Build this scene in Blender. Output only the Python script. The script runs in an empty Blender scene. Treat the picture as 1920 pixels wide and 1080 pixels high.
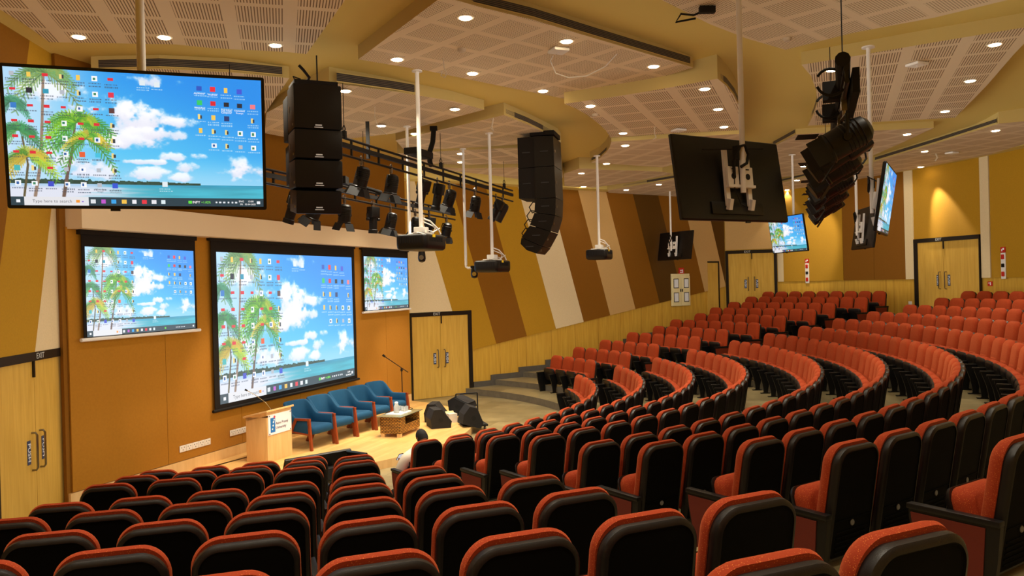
import bpy, bmesh, math, random
import numpy as np
from mathutils import Vector, Matrix
random.seed(7)
SC = bpy.context.scene
C = SC.collection
PI = math.pi
# ---------------------------------------------------------------- measured place
F = 1500.3; YH = 532.6; ROLL = -0.02618; EYE = 3.2           # lens in pixels of a 1920 frame, horizon row, camera roll, eye height
CX, CY = -5.886, 17.566                                     # centre of the curved seat rows
RR = [7.65, 8.61, 9.58, 10.56, 11.80, 12.75, 13.72, 14.70, 15.67, 16.65, 17.62, 18.58]
ZT = [0.98, 1.16, 1.32, 1.47, 1.62, 1.77, 1.92, 2.08, 2.23, 2.38, 2.53, 2.68]
FL = [round(z - 0.98, 3) for z in ZT]
def ray(x, y):
    dx, dy = x - 960, y - 540
    u = dx*math.cos(ROLL) + dy*math.sin(ROLL); v = -dx*math.sin(ROLL) + dy*math.cos(ROLL)
    return u/F, (v - (YH - 540))/F
def onz(x, y, z):
    a, b = ray(x, y); Y = (EYE - z)/b
    return Vector((a*Y, Y, z))
def aty(x, y, Y):
    a, b = ray(x, y); return Vector((a*Y, Y, EYE - b*Y))
def proj(p):
    u = F*p[0]/p[1]; v = F*(EYE - p[2])/p[1] + (YH - 540)
    return 960 + u*math.cos(ROLL) - v*math.sin(ROLL), 540 + v*math.cos(ROLL) + u*math.sin(ROLL)
def pol(r, a, z=0):
    a = math.radians(a); return Vector((CX + r*math.sin(a), CY + r*math.cos(a), z))
def azv(a): a = math.radians(a); return Vector((math.sin(a), math.cos(a), 0))
# ---------------------------------------------------------------- materials
def s2l(c):
    return tuple((x/255/12.92 if x/255 <= .04045 else ((x/255 + .055)/1.055)**2.4) for x in c[:3]) + (1,)
MATS = {}
def mat(name, col, rough=.6, metal=0, spec=None, emit=None, es=0, noise=0, nscale=8, bump=0, bscale=200, trans=0, alpha=None, stretch=None, coat=0):
    if name in MATS: return MATS[name]
    m = bpy.data.materials.new(name); m.use_nodes = True; nt = m.node_tree; b = nt.nodes['Principled BSDF']
    b.inputs['Base Color'].default_value = s2l(col); b.inputs['Roughness'].default_value = rough; b.inputs['Metallic'].default_value = metal
    if spec is not None: b.inputs['Specular IOR Level'].default_value = spec
    if coat: b.inputs['Coat Weight'].default_value = coat
    if emit: b.inputs['Emission Color'].default_value = s2l(emit); b.inputs['Emission Strength'].default_value = es
    if trans: b.inputs['Transmission Weight'].default_value = trans
    L = nt.links
    if noise or bump:
        tc = nt.nodes.new('ShaderNodeTexCoord'); mp = nt.nodes.new('ShaderNodeMapping'); L.new(tc.outputs['Object'], mp.inputs[0])
        if stretch: mp.inputs['Scale'].default_value = stretch
    if noise:
        n = nt.nodes.new('ShaderNodeTexNoise'); n.inputs['Scale'].default_value = nscale; n.inputs['Detail'].default_value = 4
        L.new(mp.outputs[0], n.inputs['Vector'])
        r = nt.nodes.new('ShaderNodeMapRange'); r.inputs[1].default_value = .3; r.inputs[2].default_value = .7; r.inputs[3].default_value = 1 - noise; r.inputs[4].default_value = 1 + noise
        L.new(n.outputs[0], r.inputs[0])
        x = nt.nodes.new('ShaderNodeVectorMath'); x.operation = 'SCALE'; x.inputs[0].default_value = s2l(col)[:3]; L.new(r.outputs[0], x.inputs['Scale'])
        L.new(x.outputs[0], b.inputs['Base Color'])
    if bump:
        n2 = nt.nodes.new('ShaderNodeTexNoise'); n2.inputs['Scale'].default_value = bscale; L.new(mp.outputs[0], n2.inputs['Vector'])
        bp = nt.nodes.new('ShaderNodeBump'); bp.inputs['Strength'].default_value = bump; bp.inputs['Distance'].default_value = .01
        L.new(n2.outputs[0], bp.inputs['Height']); L.new(bp.outputs[0], b.inputs['Normal'])
    MATS[name] = m; return m
def nmath(nt, op, a, b=None, c=None):
    n = nt.nodes.new('ShaderNodeMath'); n.operation = op
    for i, v in enumerate((a, b, c)):
        if v is None: continue
        if isinstance(v, (int, float)): n.inputs[i].default_value = v
        else: nt.links.new(v, n.inputs[i])
    return n.outputs[0]
def mixc(nt, fac, a, b):
    n = nt.nodes.new('ShaderNodeMix'); n.data_type = 'RGBA'
    for s, v in ((n.inputs[0], fac), (n.inputs[6], a), (n.inputs[7], b)):
        if isinstance(v, (tuple, float, int)): s.default_value = v
        else: nt.links.new(v, s)
    return n.outputs[2]
def perf(name, base, hole, ang, cell=.8, dots=False, nu=16, org=(0, 0), mu=.39, mv=.42):
    """Gypsum ceiling board: a grid of cells, each punched with slots or round holes."""
    m = bpy.data.materials.new(name); m.use_nodes = True; nt = m.node_tree; b = nt.nodes['Principled BSDF']; b.inputs['Roughness'].default_value = .8
    tc = nt.nodes.new('ShaderNodeTexCoord'); mp = nt.nodes.new('ShaderNodeMapping'); mp.vector_type = 'TEXTURE'
    nt.links.new(tc.outputs['Object'], mp.inputs[0]); mp.inputs['Rotation'].default_value[2] = math.radians(ang); mp.inputs['Scale'].default_value = (cell, cell, 1)
    mp.inputs['Location'].default_value = (org[0], org[1], 0)
    sp = nt.nodes.new('ShaderNodeSeparateXYZ'); nt.links.new(mp.outputs[0], sp.inputs[0])
    fu = nmath(nt, 'FRACT', sp.outputs[0]); fv = nmath(nt, 'FRACT', sp.outputs[1])
    iu = nmath(nt, 'LESS_THAN', nmath(nt, 'ABSOLUTE', nmath(nt, 'SUBTRACT', fu, .5)), mu); iv = nmath(nt, 'LESS_THAN', nmath(nt, 'ABSOLUTE', nmath(nt, 'SUBTRACT', fv, .5)), mv)
    cellm = nmath(nt, 'MULTIPLY', iu, iv)
    gu = nmath(nt, 'FRACT', nmath(nt, 'MULTIPLY', fu, float(nu)))
    if dots:
        gv = nmath(nt, 'FRACT', nmath(nt, 'MULTIPLY', fv, float(nu)))
        du = nmath(nt, 'SUBTRACT', gu, .5); dv = nmath(nt, 'SUBTRACT', gv, .5)
        d = nmath(nt, 'ADD', nmath(nt, 'MULTIPLY', du, du), nmath(nt, 'MULTIPLY', dv, dv)); h = nmath(nt, 'LESS_THAN', d, .085)
    else:
        h = nmath(nt, 'LESS_THAN', gu, .36)
    fac = nmath(nt, 'MULTIPLY', cellm, h)
    nt.links.new(mixc(nt, fac, s2l(base), s2l(hole)), b.inputs['Base Color'])
    return m
def wood(name, c1, c2, sc=(3, 3, .25), rough=.45, scale=6):
    m = bpy.data.materials.new(name); m.use_nodes = True; nt = m.node_tree; b = nt.nodes['Principled BSDF']; b.inputs['Roughness'].default_value = rough
    tc = nt.nodes.new('ShaderNodeTexCoord'); mp = nt.nodes.new('ShaderNodeMapping'); mp.inputs['Scale'].default_value = sc; nt.links.new(tc.outputs['Object'], mp.inputs[0])
    n = nt.nodes.new('ShaderNodeTexNoise'); n.inputs['Scale'].default_value = scale; n.inputs['Detail'].default_value = 6; n.inputs['Distortion'].default_value = .6
    nt.links.new(mp.outputs[0], n.inputs['Vector'])
    r = nt.nodes.new('ShaderNodeMapRange'); r.inputs[1].default_value = .35; r.inputs[2].default_value = .65; nt.links.new(n.outputs[0], r.inputs[0])
    nt.links.new(mixc(nt, r.outputs[0], s2l(c1), s2l(c2)), b.inputs['Base Color']); return m
def bricks(name, c1, c2, mortar, w, h, ms=.004, rot=0, rough=.4, noise=.12, bias=0, upright=False):
    m = bpy.data.materials.new(name); m.use_nodes = True; nt = m.node_tree; b = nt.nodes['Principled BSDF']; b.inputs['Roughness'].default_value = rough
    tc = nt.nodes.new('ShaderNodeTexCoord'); mp = nt.nodes.new('ShaderNodeMapping'); mp.inputs['Rotation'].default_value[2] = math.radians(rot); nt.links.new(tc.outputs['Object'], mp.inputs[0])
    k = nt.nodes.new('ShaderNodeTexBrick'); k.inputs['Scale'].default_value = 1; k.inputs['Brick Width'].default_value = w; k.inputs['Row Height'].default_value = h
    k.inputs['Mortar Size'].default_value = ms; k.inputs['Color1'].default_value = s2l(c1); k.inputs['Color2'].default_value = s2l(c2); k.inputs['Mortar'].default_value = s2l(mortar); k.inputs['Bias'].default_value = bias
    if upright:                                                   # courses run round vertical faces
        sx = nt.nodes.new('ShaderNodeSeparateXYZ'); nt.links.new(mp.outputs[0], sx.inputs[0]); cb = nt.nodes.new('ShaderNodeCombineXYZ')
        nt.links.new(nmath(nt, 'ADD', sx.outputs[0], sx.outputs[1]), cb.inputs[0]); nt.links.new(sx.outputs[2], cb.inputs[1]); nt.links.new(cb.outputs[0], k.inputs['Vector'])
    else: nt.links.new(mp.outputs[0], k.inputs['Vector'])
    n = nt.nodes.new('ShaderNodeTexNoise'); n.inputs['Scale'].default_value = 2.5; n.inputs['Detail'].default_value = 6; nt.links.new(mp.outputs[0], n.inputs['Vector'])
    r = nt.nodes.new('ShaderNodeMapRange'); r.inputs[1].default_value = .3; r.inputs[2].default_value = .7; r.inputs[3].default_value = 1 - noise; r.inputs[4].default_value = 1 + noise; nt.links.new(n.outputs[0], r.inputs[0])
    x = nt.nodes.new('ShaderNodeVectorMath'); x.operation = 'SCALE'; nt.links.new(k.outputs[0], x.inputs[0]); nt.links.new(r.outputs[0], x.inputs['Scale'])
    nt.links.new(x.outputs[0], b.inputs['Base Color']); return m
def speckle(name, base, dot, rough=.85):
    """Seat cloth: fine weave with small bright flecks."""
    m = bpy.data.materials.new(name); m.use_nodes = True; nt = m.node_tree; b = nt.nodes['Principled BSDF']; b.inputs['Roughness'].default_value = rough
    b.inputs['Specular IOR Level'].default_value = .2; b.inputs['Sheen Weight'].default_value = .25; b.inputs['Sheen Tint'].default_value = s2l((255, 150, 90))
    tc = nt.nodes.new('ShaderNodeTexCoord'); v = nt.nodes.new('ShaderNodeTexVoronoi'); v.inputs['Scale'].default_value = 150; nt.links.new(tc.outputs['Object'], v.inputs['Vector'])
    f = nmath(nt, 'LESS_THAN', v.outputs['Distance'], .26)
    n = nt.nodes.new('ShaderNodeTexNoise'); n.inputs['Scale'].default_value = 160; nt.links.new(tc.outputs['Object'], n.inputs['Vector'])
    f2 = nmath(nt, 'MULTIPLY', f, nmath(nt, 'GREATER_THAN', n.outputs[0], .5))
    nt.links.new(mixc(nt, nmath(nt, 'MULTIPLY', f2, .6), s2l(base), s2l(dot)), b.inputs['Base Color'])
    bp = nt.nodes.new('ShaderNodeBump'); bp.inputs['Strength'].default_value = .25; bp.inputs['Distance'].default_value = .003; nt.links.new(n.outputs[0], bp.inputs['Height']); nt.links.new(bp.outputs[0], b.inputs['Normal'])
    return m
BLACK = mat('black_plastic', (14, 13, 13), .42, spec=.4)
SHELL = mat('seat_shell_plastic', (21, 18, 17), .42, spec=.42, bump=.12, bscale=350)
BPAN = mat('back_panel_black', (7, 7, 7), .75, spec=.08)
MATTE = mat('black_matte', (16, 16, 18), .7)
RUB = mat('rubber', (12, 12, 12), .8)
WHITEM = mat('white_powder_metal', (228, 220, 205), .4)
STEEL = mat('brushed_steel', (150, 145, 140), .3, metal=1)
CHROME = mat('chrome', (200, 200, 200), .15, metal=1)
CREAM = mat('cream_fabric', (214, 190, 144), .9, noise=.04, nscale=40)
TAN = mat('tan_fabric', (192, 152, 92), .9, noise=.04, nscale=40)
OCHER = mat('ocher_fabric', (172, 126, 30), .9, noise=.05, nscale=40)
BROWN = mat('brown_fabric', (128, 80, 18), .9, noise=.05, nscale=40)
DBROWN = mat('dark_brown_fabric', (84, 54, 14), .9, noise=.05, nscale=40)
STAGEW = mat('stage_wall_fabric', (164, 108, 28), .85, noise=.05, nscale=30)
BEAM = mat('beam_paint', (220, 192, 150), .8)
YEL = mat('ceiling_yellow_paint', (214, 188, 104), .75)
FASC = mat('ceiling_fascia_paint', (188, 162, 96), .75)
WOODP = wood('wall_wood_veneer', (206, 160, 60), (190, 142, 48), (3, 3, .2))
DOORW = wood('door_veneer', (208, 164, 72), (194, 150, 60), (3, 3, .2))
STAGEF = bricks('stage_floor_boards', (226, 184, 116), (212, 166, 98), (190, 148, 88), .9, .09, .002, rot=-70, rough=.35, noise=.06)
MAPLE = wood('maple_veneer', (224, 182, 120), (214, 170, 108), (2, 2, .3), .4)
STONE = bricks('kota_stone_floor', (158, 142, 102), (128, 114, 80), (104, 94, 68), .9, .6, .004, rot=20, rough=.32, noise=.16)
RISER = mat('riser_concrete', (104, 96, 80), .6, noise=.15, nscale=6)
SKIRT = mat('grey_skirting', (84, 78, 68), .5, noise=.1, nscale=5)
FRAME = mat('door_frame_black', (26, 20, 16), .5)
GRILLE = mat('grille_dark', (52, 48, 44), .6)
SLAT = mat('grille_slat', (112, 100, 84), .5, metal=.3)
SEATF = speckle('seat_cloth_orange', (150, 52, 22), (232, 136, 64))
ENDP = mat('end_panel_cloth', (104, 34, 14), .9, bump=.1)
BLUEF = mat('teal_blue_velvet', (2, 66, 100), .85, bump=.15, bscale=260, noise=.06, nscale=14)
CHW = wood('reddish_chair_wood', (150, 66, 30), (124, 50, 22), (6, 6, .6), .35)
WICK = bricks('woven_wicker', (216, 164, 78), (186, 130, 50), (70, 40, 10), .07, .03, .008, rough=.6, noise=.3, upright=True)
PP = dict(base=(224, 202, 164), hole=(128, 102, 72))
BADGE = mat('badge_grey', (120, 120, 116), .4)
P_C1 = perf('perforated_board_stage', ang=16, cell=.74, nu=20, **PP, org=(-5.69, 9.8))
P_S2 = perf('perforated_board_middle', ang=41, cell=.70, dots=True, nu=20, **PP, org=(-.42, 10.43))
P_S3 = perf('perforated_board_slotted', ang=-21, cell=.74, nu=20, **PP, org=(2.27, 14.03))
P_S12 = perf('perforated_board_rear', ang=-22, cell=.74, nu=20, **PP, org=(5.26, 12.1))
P_C7 = perf('perforated_board_side', ang=45, cell=.74, dots=True, nu=20, **PP, org=(3.75, 10.88))
P_LOW = perf('perforated_board_low', ang=20, cell=.74, nu=20, base=PP['base'], hole=(176, 140, 100))
# ---------------------------------------------------------------- mesh builder
class MB:
    def __init__(s): s.v = []; s.f = []; s.m = []; s.mi = 0
    def add(s, vs, fs):
        o = len(s.v); s.v += [tuple(v) for v in vs]
        for f in fs: s.f.append(tuple(i + o for i in f)); s.m.append(s.mi)
        return s
    def box(s, c, d, M=None, bev=0):
        x, y, z = (q/2 for q in d); c = Vector(c)
        if bev:
            bm = bmesh.new(); bmesh.ops.create_cube(bm, size=1)
            for v in bm.verts: v.co = Vector((v.co.x*d[0], v.co.y*d[1], v.co.z*d[2]))
            bmesh.ops.bevel(bm, geom=bm.edges[:], offset=bev, segments=2, affect='EDGES', profile=.6)
            vs = [(M @ v.co if M else v.co) + c for v in bm.verts]; fs = [[v.index for v in f.verts] for f in bm.faces]; bm.free(); return s.add(vs, fs)
        vs = [Vector((i*x, j*y, k*z)) for i in (-1, 1) for j in (-1, 1) for k in (-1, 1)]
        vs = [(M @ v if M else v) + c for v in vs]
        return s.add(vs, [(0, 1, 3, 2), (4, 6, 7, 5), (0, 4, 5, 1), (2, 3, 7, 6), (0, 2, 6, 4), (1, 5, 7, 3)])
    def cyl(s, a, b, r, r2=None, n=12, caps=True):
        a, b = Vector(a), Vector(b); d = (b - a).normalized(); u = d.orthogonal().normalized(); w = d.cross(u); r2 = r if r2 is None else r2
        vs = []
        for p, q in ((a, r), (b, r2)):
            for i in range(n):
                t = 2*PI*i/n; vs.append(p + u*math.cos(t)*q + w*math.sin(t)*q)
        fs = [(i, (i + 1) % n, n + (i + 1) % n, n + i) for i in range(n)]
        if caps: fs += [tuple(range(n - 1, -1, -1)), tuple(range(n, 2*n))]
        return s.add(vs, fs)
    def tube(s, pts, r, n=6):
        pts = [Vector(p) for p in pts]; vs = []; fs = []; u = None
        for i, p in enumerate(pts):
            d = (pts[min(i + 1, len(pts) - 1)] - pts[max(i - 1, 0)]).normalized()
            u = d.orthogonal().normalized() if u is None else (u - d*u.dot(d)).normalized()
            w = d.cross(u)
            for k in range(n):
                t = 2*PI*k/n; vs.append(p + (u*math.cos(t) + w*math.sin(t))*r)
        for i in range(len(pts) - 1):
            for k in range(n): fs.append((i*n + k, i*n + (k + 1) % n, (i + 1)*n + (k + 1) % n, (i + 1)*n + k))
        fs += [tuple(range(n - 1, -1, -1)), tuple(range(len(vs) - n, len(vs)))]
        return s.add(vs, fs)
    def prism(s, poly, z0, z1, M=None):
        n = len(poly); vs = [Vector((p[0], p[1], z0)) for p in poly] + [Vector((p[0], p[1], z1)) for p in poly]
        if M: vs = [M @ v for v in vs]
        return s.add(vs, [tuple(range(n - 1, -1, -1)), tuple(range(n, 2*n))] + [(i, (i + 1) % n, n + (i + 1) % n, n + i) for i in range(n)])
    def rings(s, rings, cap0=True, cap1=True):
        n = len(rings[0]); vs = [v for r in rings for v in r]; fs = []
        for k in range(len(rings) - 1):
            for i in range(n): fs.append((k*n + i, k*n + (i + 1) % n, (k + 1)*n + (i + 1) % n, (k + 1)*n + i))
        if cap0: fs.append(tuple(range(n - 1, -1, -1)))
        if cap1: fs.append(tuple(range((len(rings) - 1)*n, len(rings)*n)))
        return s.add(vs, fs)
    def lathe(s, prof, c=(0, 0, 0), n=20, M=None):
        c = Vector(c); rs = []
        for r, z in prof:
            ring = [Vector((r*math.cos(2*PI*i/n), r*math.sin(2*PI*i/n), z)) for i in range(n)]
            rs.append([(M @ v if M else v) + c for v in ring])
        return s.rings(rs)
    def mesh(s, name, mats, smooth=35):
        me = bpy.data.meshes.new(name); me.from_pydata(s.v, [], s.f)
        for m in (mats if isinstance(mats, (list, tuple)) else [mats]): me.materials.append(m)
        me.polygons.foreach_set('material_index', s.m)
        bm = bmesh.new(); bm.from_mesh(me); bmesh.ops.recalc_face_normals(bm, faces=bm.faces[:]); bm.to_mesh(me); bm.free()
        if smooth:
            me.polygons.foreach_set('use_smooth', [True]*len(me.polygons)); me.set_sharp_from_angle(angle=math.radians(smooth))
        me.update(); return me
    def obj(s, name, mats, parent=None, smooth=35):
        return link(name, s.mesh(name, mats, smooth), parent)
def link(name, me, parent=None):
    o = bpy.data.objects.new(name, me); C.objects.link(o)
    if parent is not None: o.parent = parent
    return o
def tag(o, label=None, cat=None, group=None, kind=None):
    if label: o['label'] = label
    if cat: o['category'] = cat
    if group: o['group'] = group
    if kind: o['kind'] = kind
    return o
def thing(name, label, cat, loc=(0, 0, 0), rz=0, group=None):
    o = bpy.data.objects.new(name, None); C.objects.link(o); o.location = loc; o.rotation_euler = (0, 0, rz); o.empty_display_size = .1
    return tag(o, label, cat, group)
def struct(o): o['kind'] = 'structure'; return o
def facing(a):
    """rotation about z that turns local +y to compass direction a (degrees from +Y towards +X)"""
    return -math.radians(a)
def RZ(a): return Matrix.Rotation(a, 3, 'Z')
def RX(a): return Matrix.Rotation(a, 3, 'X')
def RY(a): return Matrix.Rotation(a, 3, 'Y')
def rrect(w, h, r, n=5, x0=0, y0=0):
    """rounded rectangle, radii (bottom, top)"""
    rb, rt = r if isinstance(r, tuple) else (r, r); pts = []
    for cx, cy, a0, q in ((w/2 - rb, -h/2 + rb, -90, rb), (w/2 - rt, h/2 - rt, 0, rt), (-w/2 + rt, h/2 - rt, 90, rt), (-w/2 + rb, -h/2 + rb, 180, rb)):
        for i in range(n + 1):
            t = math.radians(a0 + 90*i/n); pts.append((x0 + cx + q*math.cos(t), y0 + cy + q*math.sin(t)))
    return pts
def text_obj(name, body, size, m, parent, loc, rot=(0, 0, 0), align='CENTER', depth=.0006):
    cu = bpy.data.curves.new(name, 'FONT'); cu.body = body; cu.size = size; cu.align_x = align; cu.align_y = 'CENTER'; cu.extrude = depth; cu.resolution_u = 2
    t = bpy.data.objects.new(name, cu); C.objects.link(t)
    dg = bpy.context.evaluated_depsgraph_get(); me = bpy.data.meshes.new_from_object(t.evaluated_get(dg))
    bpy.data.objects.remove(t); bpy.data.curves.remove(cu)
    me.materials.clear(); me.materials.append(m); me.name = name
    o = link(name, me, parent); o.location = loc; o.rotation_euler = rot; return o
ORD = 'first second third fourth fifth sixth seventh eighth ninth tenth eleventh twelfth thirteenth fourteenth fifteenth sixteenth seventeenth eighteenth nineteenth twentieth'.split()
ORD += ['twenty-' + o for o in ORD[:9]] + ['thirtieth'] + ['thirty-' + o for o in ORD[:9]] + ['fortieth']
# ---------------------------------------------------------------- floor
A0 = Vector((-2.93, 22.5, 0)); WD = azv(56.6)                  # striped side wall: start and direction
def side_a(r):
    """lowest azimuth at which radius r is still inside the striped wall"""
    rel = Vector((A0.x - CX, A0.y - CY)); d = Vector((WD.x, WD.y)); b = rel.dot(d); c = rel.length_squared - r*r
    t = -b + math.sqrt(max(b*b - c, 0)); q = rel + d*t
    return math.degrees(math.atan2(q.x, q.y))
AX = 111.2
LW0 = Vector((-6.665, 11.95, 0)); LWD = azv(174)                # side wall with the door by the camera
def left_a(r):
    rel = Vector((LW0.x - CX, LW0.y - CY)); d = Vector((LWD.x, LWD.y)); b = rel.dot(d); c = rel.length_squared - r*r
    t = -b + math.sqrt(max(b*b - c, 0)); q = rel + d*t
    return math.degrees(math.atan2(q.x, q.y)) % 360
RIS = [RR[k - 1] - .27 for k in range(1, 12)] + [18.78]
LEV = FL + [1.86]
RW = 19.5
b = MB(); b.mi = 0
b.add([(-8, -4, 0), (16, -4, 0), (16, 34, 0), (-8, 34, 0)], [(0, 1, 2, 3)])
N = 48
for k, r in enumerate(RIS):
    r2 = RIS[k + 1] if k < 11 else RW + .1; z0, z1 = LEV[k], LEV[k + 1]
    a1, a2, a3, a4 = side_a(r), left_a(r), side_a(r2), left_a(r2)
    bot, top, out = [], [], []
    for i in range(N + 1):
        t = i/N; bot.append(pol(r, a1 + (a2 - a1)*t, z0)); top.append(pol(r, a1 + (a2 - a1)*t, z1)); out.append(pol(r2, a3 + (a4 - a3)*t, z1))
    vs = bot + top + out; n = N + 1
    b.mi = 1; b.add(vs, [(i, i + 1, n + i + 1, n + i) for i in range(N)])
    b.mi = 0; b.add(vs, [(n + i, n + i + 1, 2*n + i + 1, 2*n + i) for i in range(N)])
fl = struct(b.obj('floor', [STONE, RISER], smooth=0))
# ---------------------------------------------------------------- stage
W0 = onz(128, 950, .15); W1 = onz(769, 751, .15); W0.z = W1.z = 0
SD = (W1 - W0).normalized(); SN = Vector((SD.y, -SD.x, 0))     # along the stage wall, and out of it into the hall
def sw(t, out=0, z=0): p = W0 + SD*t + SN*out; return Vector((p.x, p.y, z))
SL = (W1 - W0).length
Cc = Vector((CX, CY, 0)); tc_ = (Cc - W0).dot(SD); dn = (Cc - W0).dot(SN)
RS = 4.95; half = math.sqrt(RS**2 - dn**2)
pts = []
sa = math.atan2((sw(min(tc_ + half, SL - .0), 0) - Cc).x, (sw(min(tc_ + half, SL), 0) - Cc).y)
sb = math.atan2((sw(max(tc_ - half, 0), 0) - Cc).x, (sw(max(tc_ - half, 0), 0) - Cc).y) % (2*PI)
for i in range(41):
    a = math.degrees(sa + (sb - sa)*i/40); pts.append(pol(RS, a))
poly = [(p.x, p.y) for p in pts]
poly = poly + [(sw(.0).x, sw(.0).y)]
b = MB(); b.mi = 0; n = len(poly)
sc_ = sw(SL/2, .6, .15); b.add([(p[0], p[1], .15) for p in poly] + [sc_], [(i, (i + 1) % n, n) for i in range(n)]); b.mi = 1
b.add([(p[0], p[1], .15) for p in poly] + [(p[0], p[1], 0) for p in poly], [(i, (i + 1) % n, n + (i + 1) % n, n + i) for i in range(n)])
struct(b.obj('floor', [STAGEF, MAPLE], smooth=0)).name = 'floor_stage'
# ---------------------------------------------------------------- stage wall
def wall_box(t0, t1, z0, z1, o0, o1, fn):
    """box between two stations of a wall; fn(t, out, z) gives a point"""
    vs = [fn(t, o, z) for t in (t0, t1) for o in (o0, o1) for z in (z0, z1)]
    return vs, [(0, 1, 3, 2), (4, 6, 7, 5), (0, 4, 5, 1), (2, 3, 7, 6), (0, 2, 6, 4), (1, 5, 7, 3)]
CH = 6.7
b = MB(); b.add(*wall_box(-.02, SL, -.1, CH, -.06, 0, sw)); struct(b.obj('wall_stage', [BROWN], smooth=0)); ws = bpy.data.objects['wall_stage']
seams = [.05, 1.9, 3.75, 5.6, 7.45, 9.3, SL - .0]
for i in range(6):
    b = MB(); b.add(*wall_box(seams[i] + .004, seams[i + 1] - .004, .34, 4.2, .005, .03, sw)); b.obj('fabric_panel', STAGEW, ws, 0)
b = MB(); b.add(*wall_box(0, SL, .15, .33, .0, .045, sw)); struct(b.obj('baseboard_stage', MAPLE, smooth=0))
b = MB(); b.add(*wall_box(.08, SL + .0, 4.17, 4.56, .0, .32, sw)); struct(b.obj('trim_1', BEAM, smooth=0))
# ---------------------------------------------------------------- striped side wall
def rw(t, out=0, z=0):
    p = A0 + WD*t + Vector((WD.y, -WD.x, 0))*out; return Vector((p.x, p.y, z))
b = MB(); b.add(*wall_box(-1.2, 13.6, -.1, CH, -.25, 0, rw)); wr = struct(b.obj('wall_right', [WOODP], smooth=0))
TE = 12.93
def low(t): return 1.0 + .147*t if t > 2.02 else 2.46
def clip(poly, f):
    out = []
    for i in range(len(poly)):
        p, q = poly[i], poly[(i + 1) % len(poly)]; a, c = f(p), f(q)
        if a >= 0: out.append(p)
        if (a >= 0) != (c >= 0): k = a/(a - c); out.append((p[0] + (q[0] - p[0])*k, p[1] + (q[1] - p[1])*k))
    return out
tb = [-9] + [1.22 + 1.17*i for i in range(11)] + [40]
tcol = [CREAM, OCHER, BROWN, OCHER, CREAM, BROWN, TAN, BROWN, DBROWN, BROWN, TAN, DBROWN]
for i in range(12):
    for (w0, w1, lowf) in ((0.03, 2.02, lambda p: p[1] - 2.46), (2.02, TE, lambda p: p[1] - (1.0 + .147*p[0]))):
        sl = -.297
        pl = [(tb[i] + sl*(z - 3)*1.0, z) for z in (0, 6.9)] + [(tb[i + 1] + sl*(z - 3), z) for z in (6.9, 0)]
        pl = clip(pl, lambda p: p[0] - w0)
        if len(pl) > 2: pl = clip(pl, lambda p: w1 - p[0])
        if len(pl) > 2: pl = clip(pl, lowf)
        if len(pl) < 3: continue
        b = MB(); n = len(pl); vs = [rw(p[0], .05, p[1]) for p in pl] + [rw(p[0], .0, p[1]) for p in pl]
        b.add(vs, [tuple(range(n)), tuple(range(2*n - 1, n - 1, -1))] + [(k, (k + 1) % n, n + (k + 1) % n, n + k) for k in range(n)])
        b.obj('fabric_panel', tcol[i], wr, 0)
b = MB()                                                        # shadow gaps between the veneer sheets
for i in range(11):
    t = 2.05 + .62*i*1.55
    if t < TE: b.add(*wall_box(t, t + .008, .2, 1.0 + .147*t - .01, .0, .004, rw))
b.obj('veneer_joint', mat('joint_shadow', (140, 96, 34), .8), wr, 0)
b = MB()                                                        # stepped skirting along the side aisle
for k in range(0, 12):
    def tw(r):
        rel = Vector((A0.x - CX, A0.y - CY)); d = Vector((WD.x, WD.y)); q = rel.dot(d); return -q + math.sqrt(q*q - rel.length_squared + r*r)
    t0 = 2.1 if k == 0 else tw(RIS[k - 1]) - .12; t1 = tw(RIS[k]) - .12
    if t0 < TE and t1 > 2.05: b.add(*wall_box(max(t0, 2.05), min(t1, TE), -.05, LEV[k] + (.16 if k else .3), .0, .05, rw))
struct(b.obj('baseboard_right', SKIRT, smooth=0))
# left side wall
def lw(t, out=0, z=0):
    p = LW0 + LWD*t + Vector((-LWD.y, LWD.x, 0))*out; return Vector((p.x, p.y, z))
b = MB(); b.add(*wall_box(-1.4, 17, -.1, CH, -.25, 0, lw)); wl = struct(b.obj('wall_left', [WOODP], smooth=0))
for i in range(12):
    t0 = -3 if i == 0 else .95 + 1.17*(i - 1); t1 = .95 + 1.17*i; sl = -.3
    for (w0, w1, lf) in ((-.14, 2.25, lambda p: p[1] - 2.42), (2.25, 16.5, lambda p: p[1] - (1.0 + .147*p[0]))):
        pl = [(t0 + sl*(z - 3), z) for z in (0, 6.9)] + [(t1 + sl*(z - 3), z) for z in (6.9, 0)]
        pl = clip(pl, lambda p: p[0] - w0)
        if len(pl) > 2: pl = clip(pl, lambda p: w1 - p[0])
        if len(pl) > 2: pl = clip(pl, lf)
        if len(pl) < 3: continue
        b = MB(); n = len(pl); vs = [lw(p[0], .06, p[1]) for p in pl] + [lw(p[0], .0, p[1]) for p in pl]
        b.add(vs, [tuple(range(n)), tuple(range(2*n - 1, n - 1, -1))] + [(k, (k + 1) % n, n + (k + 1) % n, n + k) for k in range(n)])
        b.obj('fabric_panel', [CREAM, OCHER, BROWN, OCHER, CREAM, BROWN, TAN, BROWN, DBROWN, BROWN, TAN, BROWN][i], wl, 0)
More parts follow.
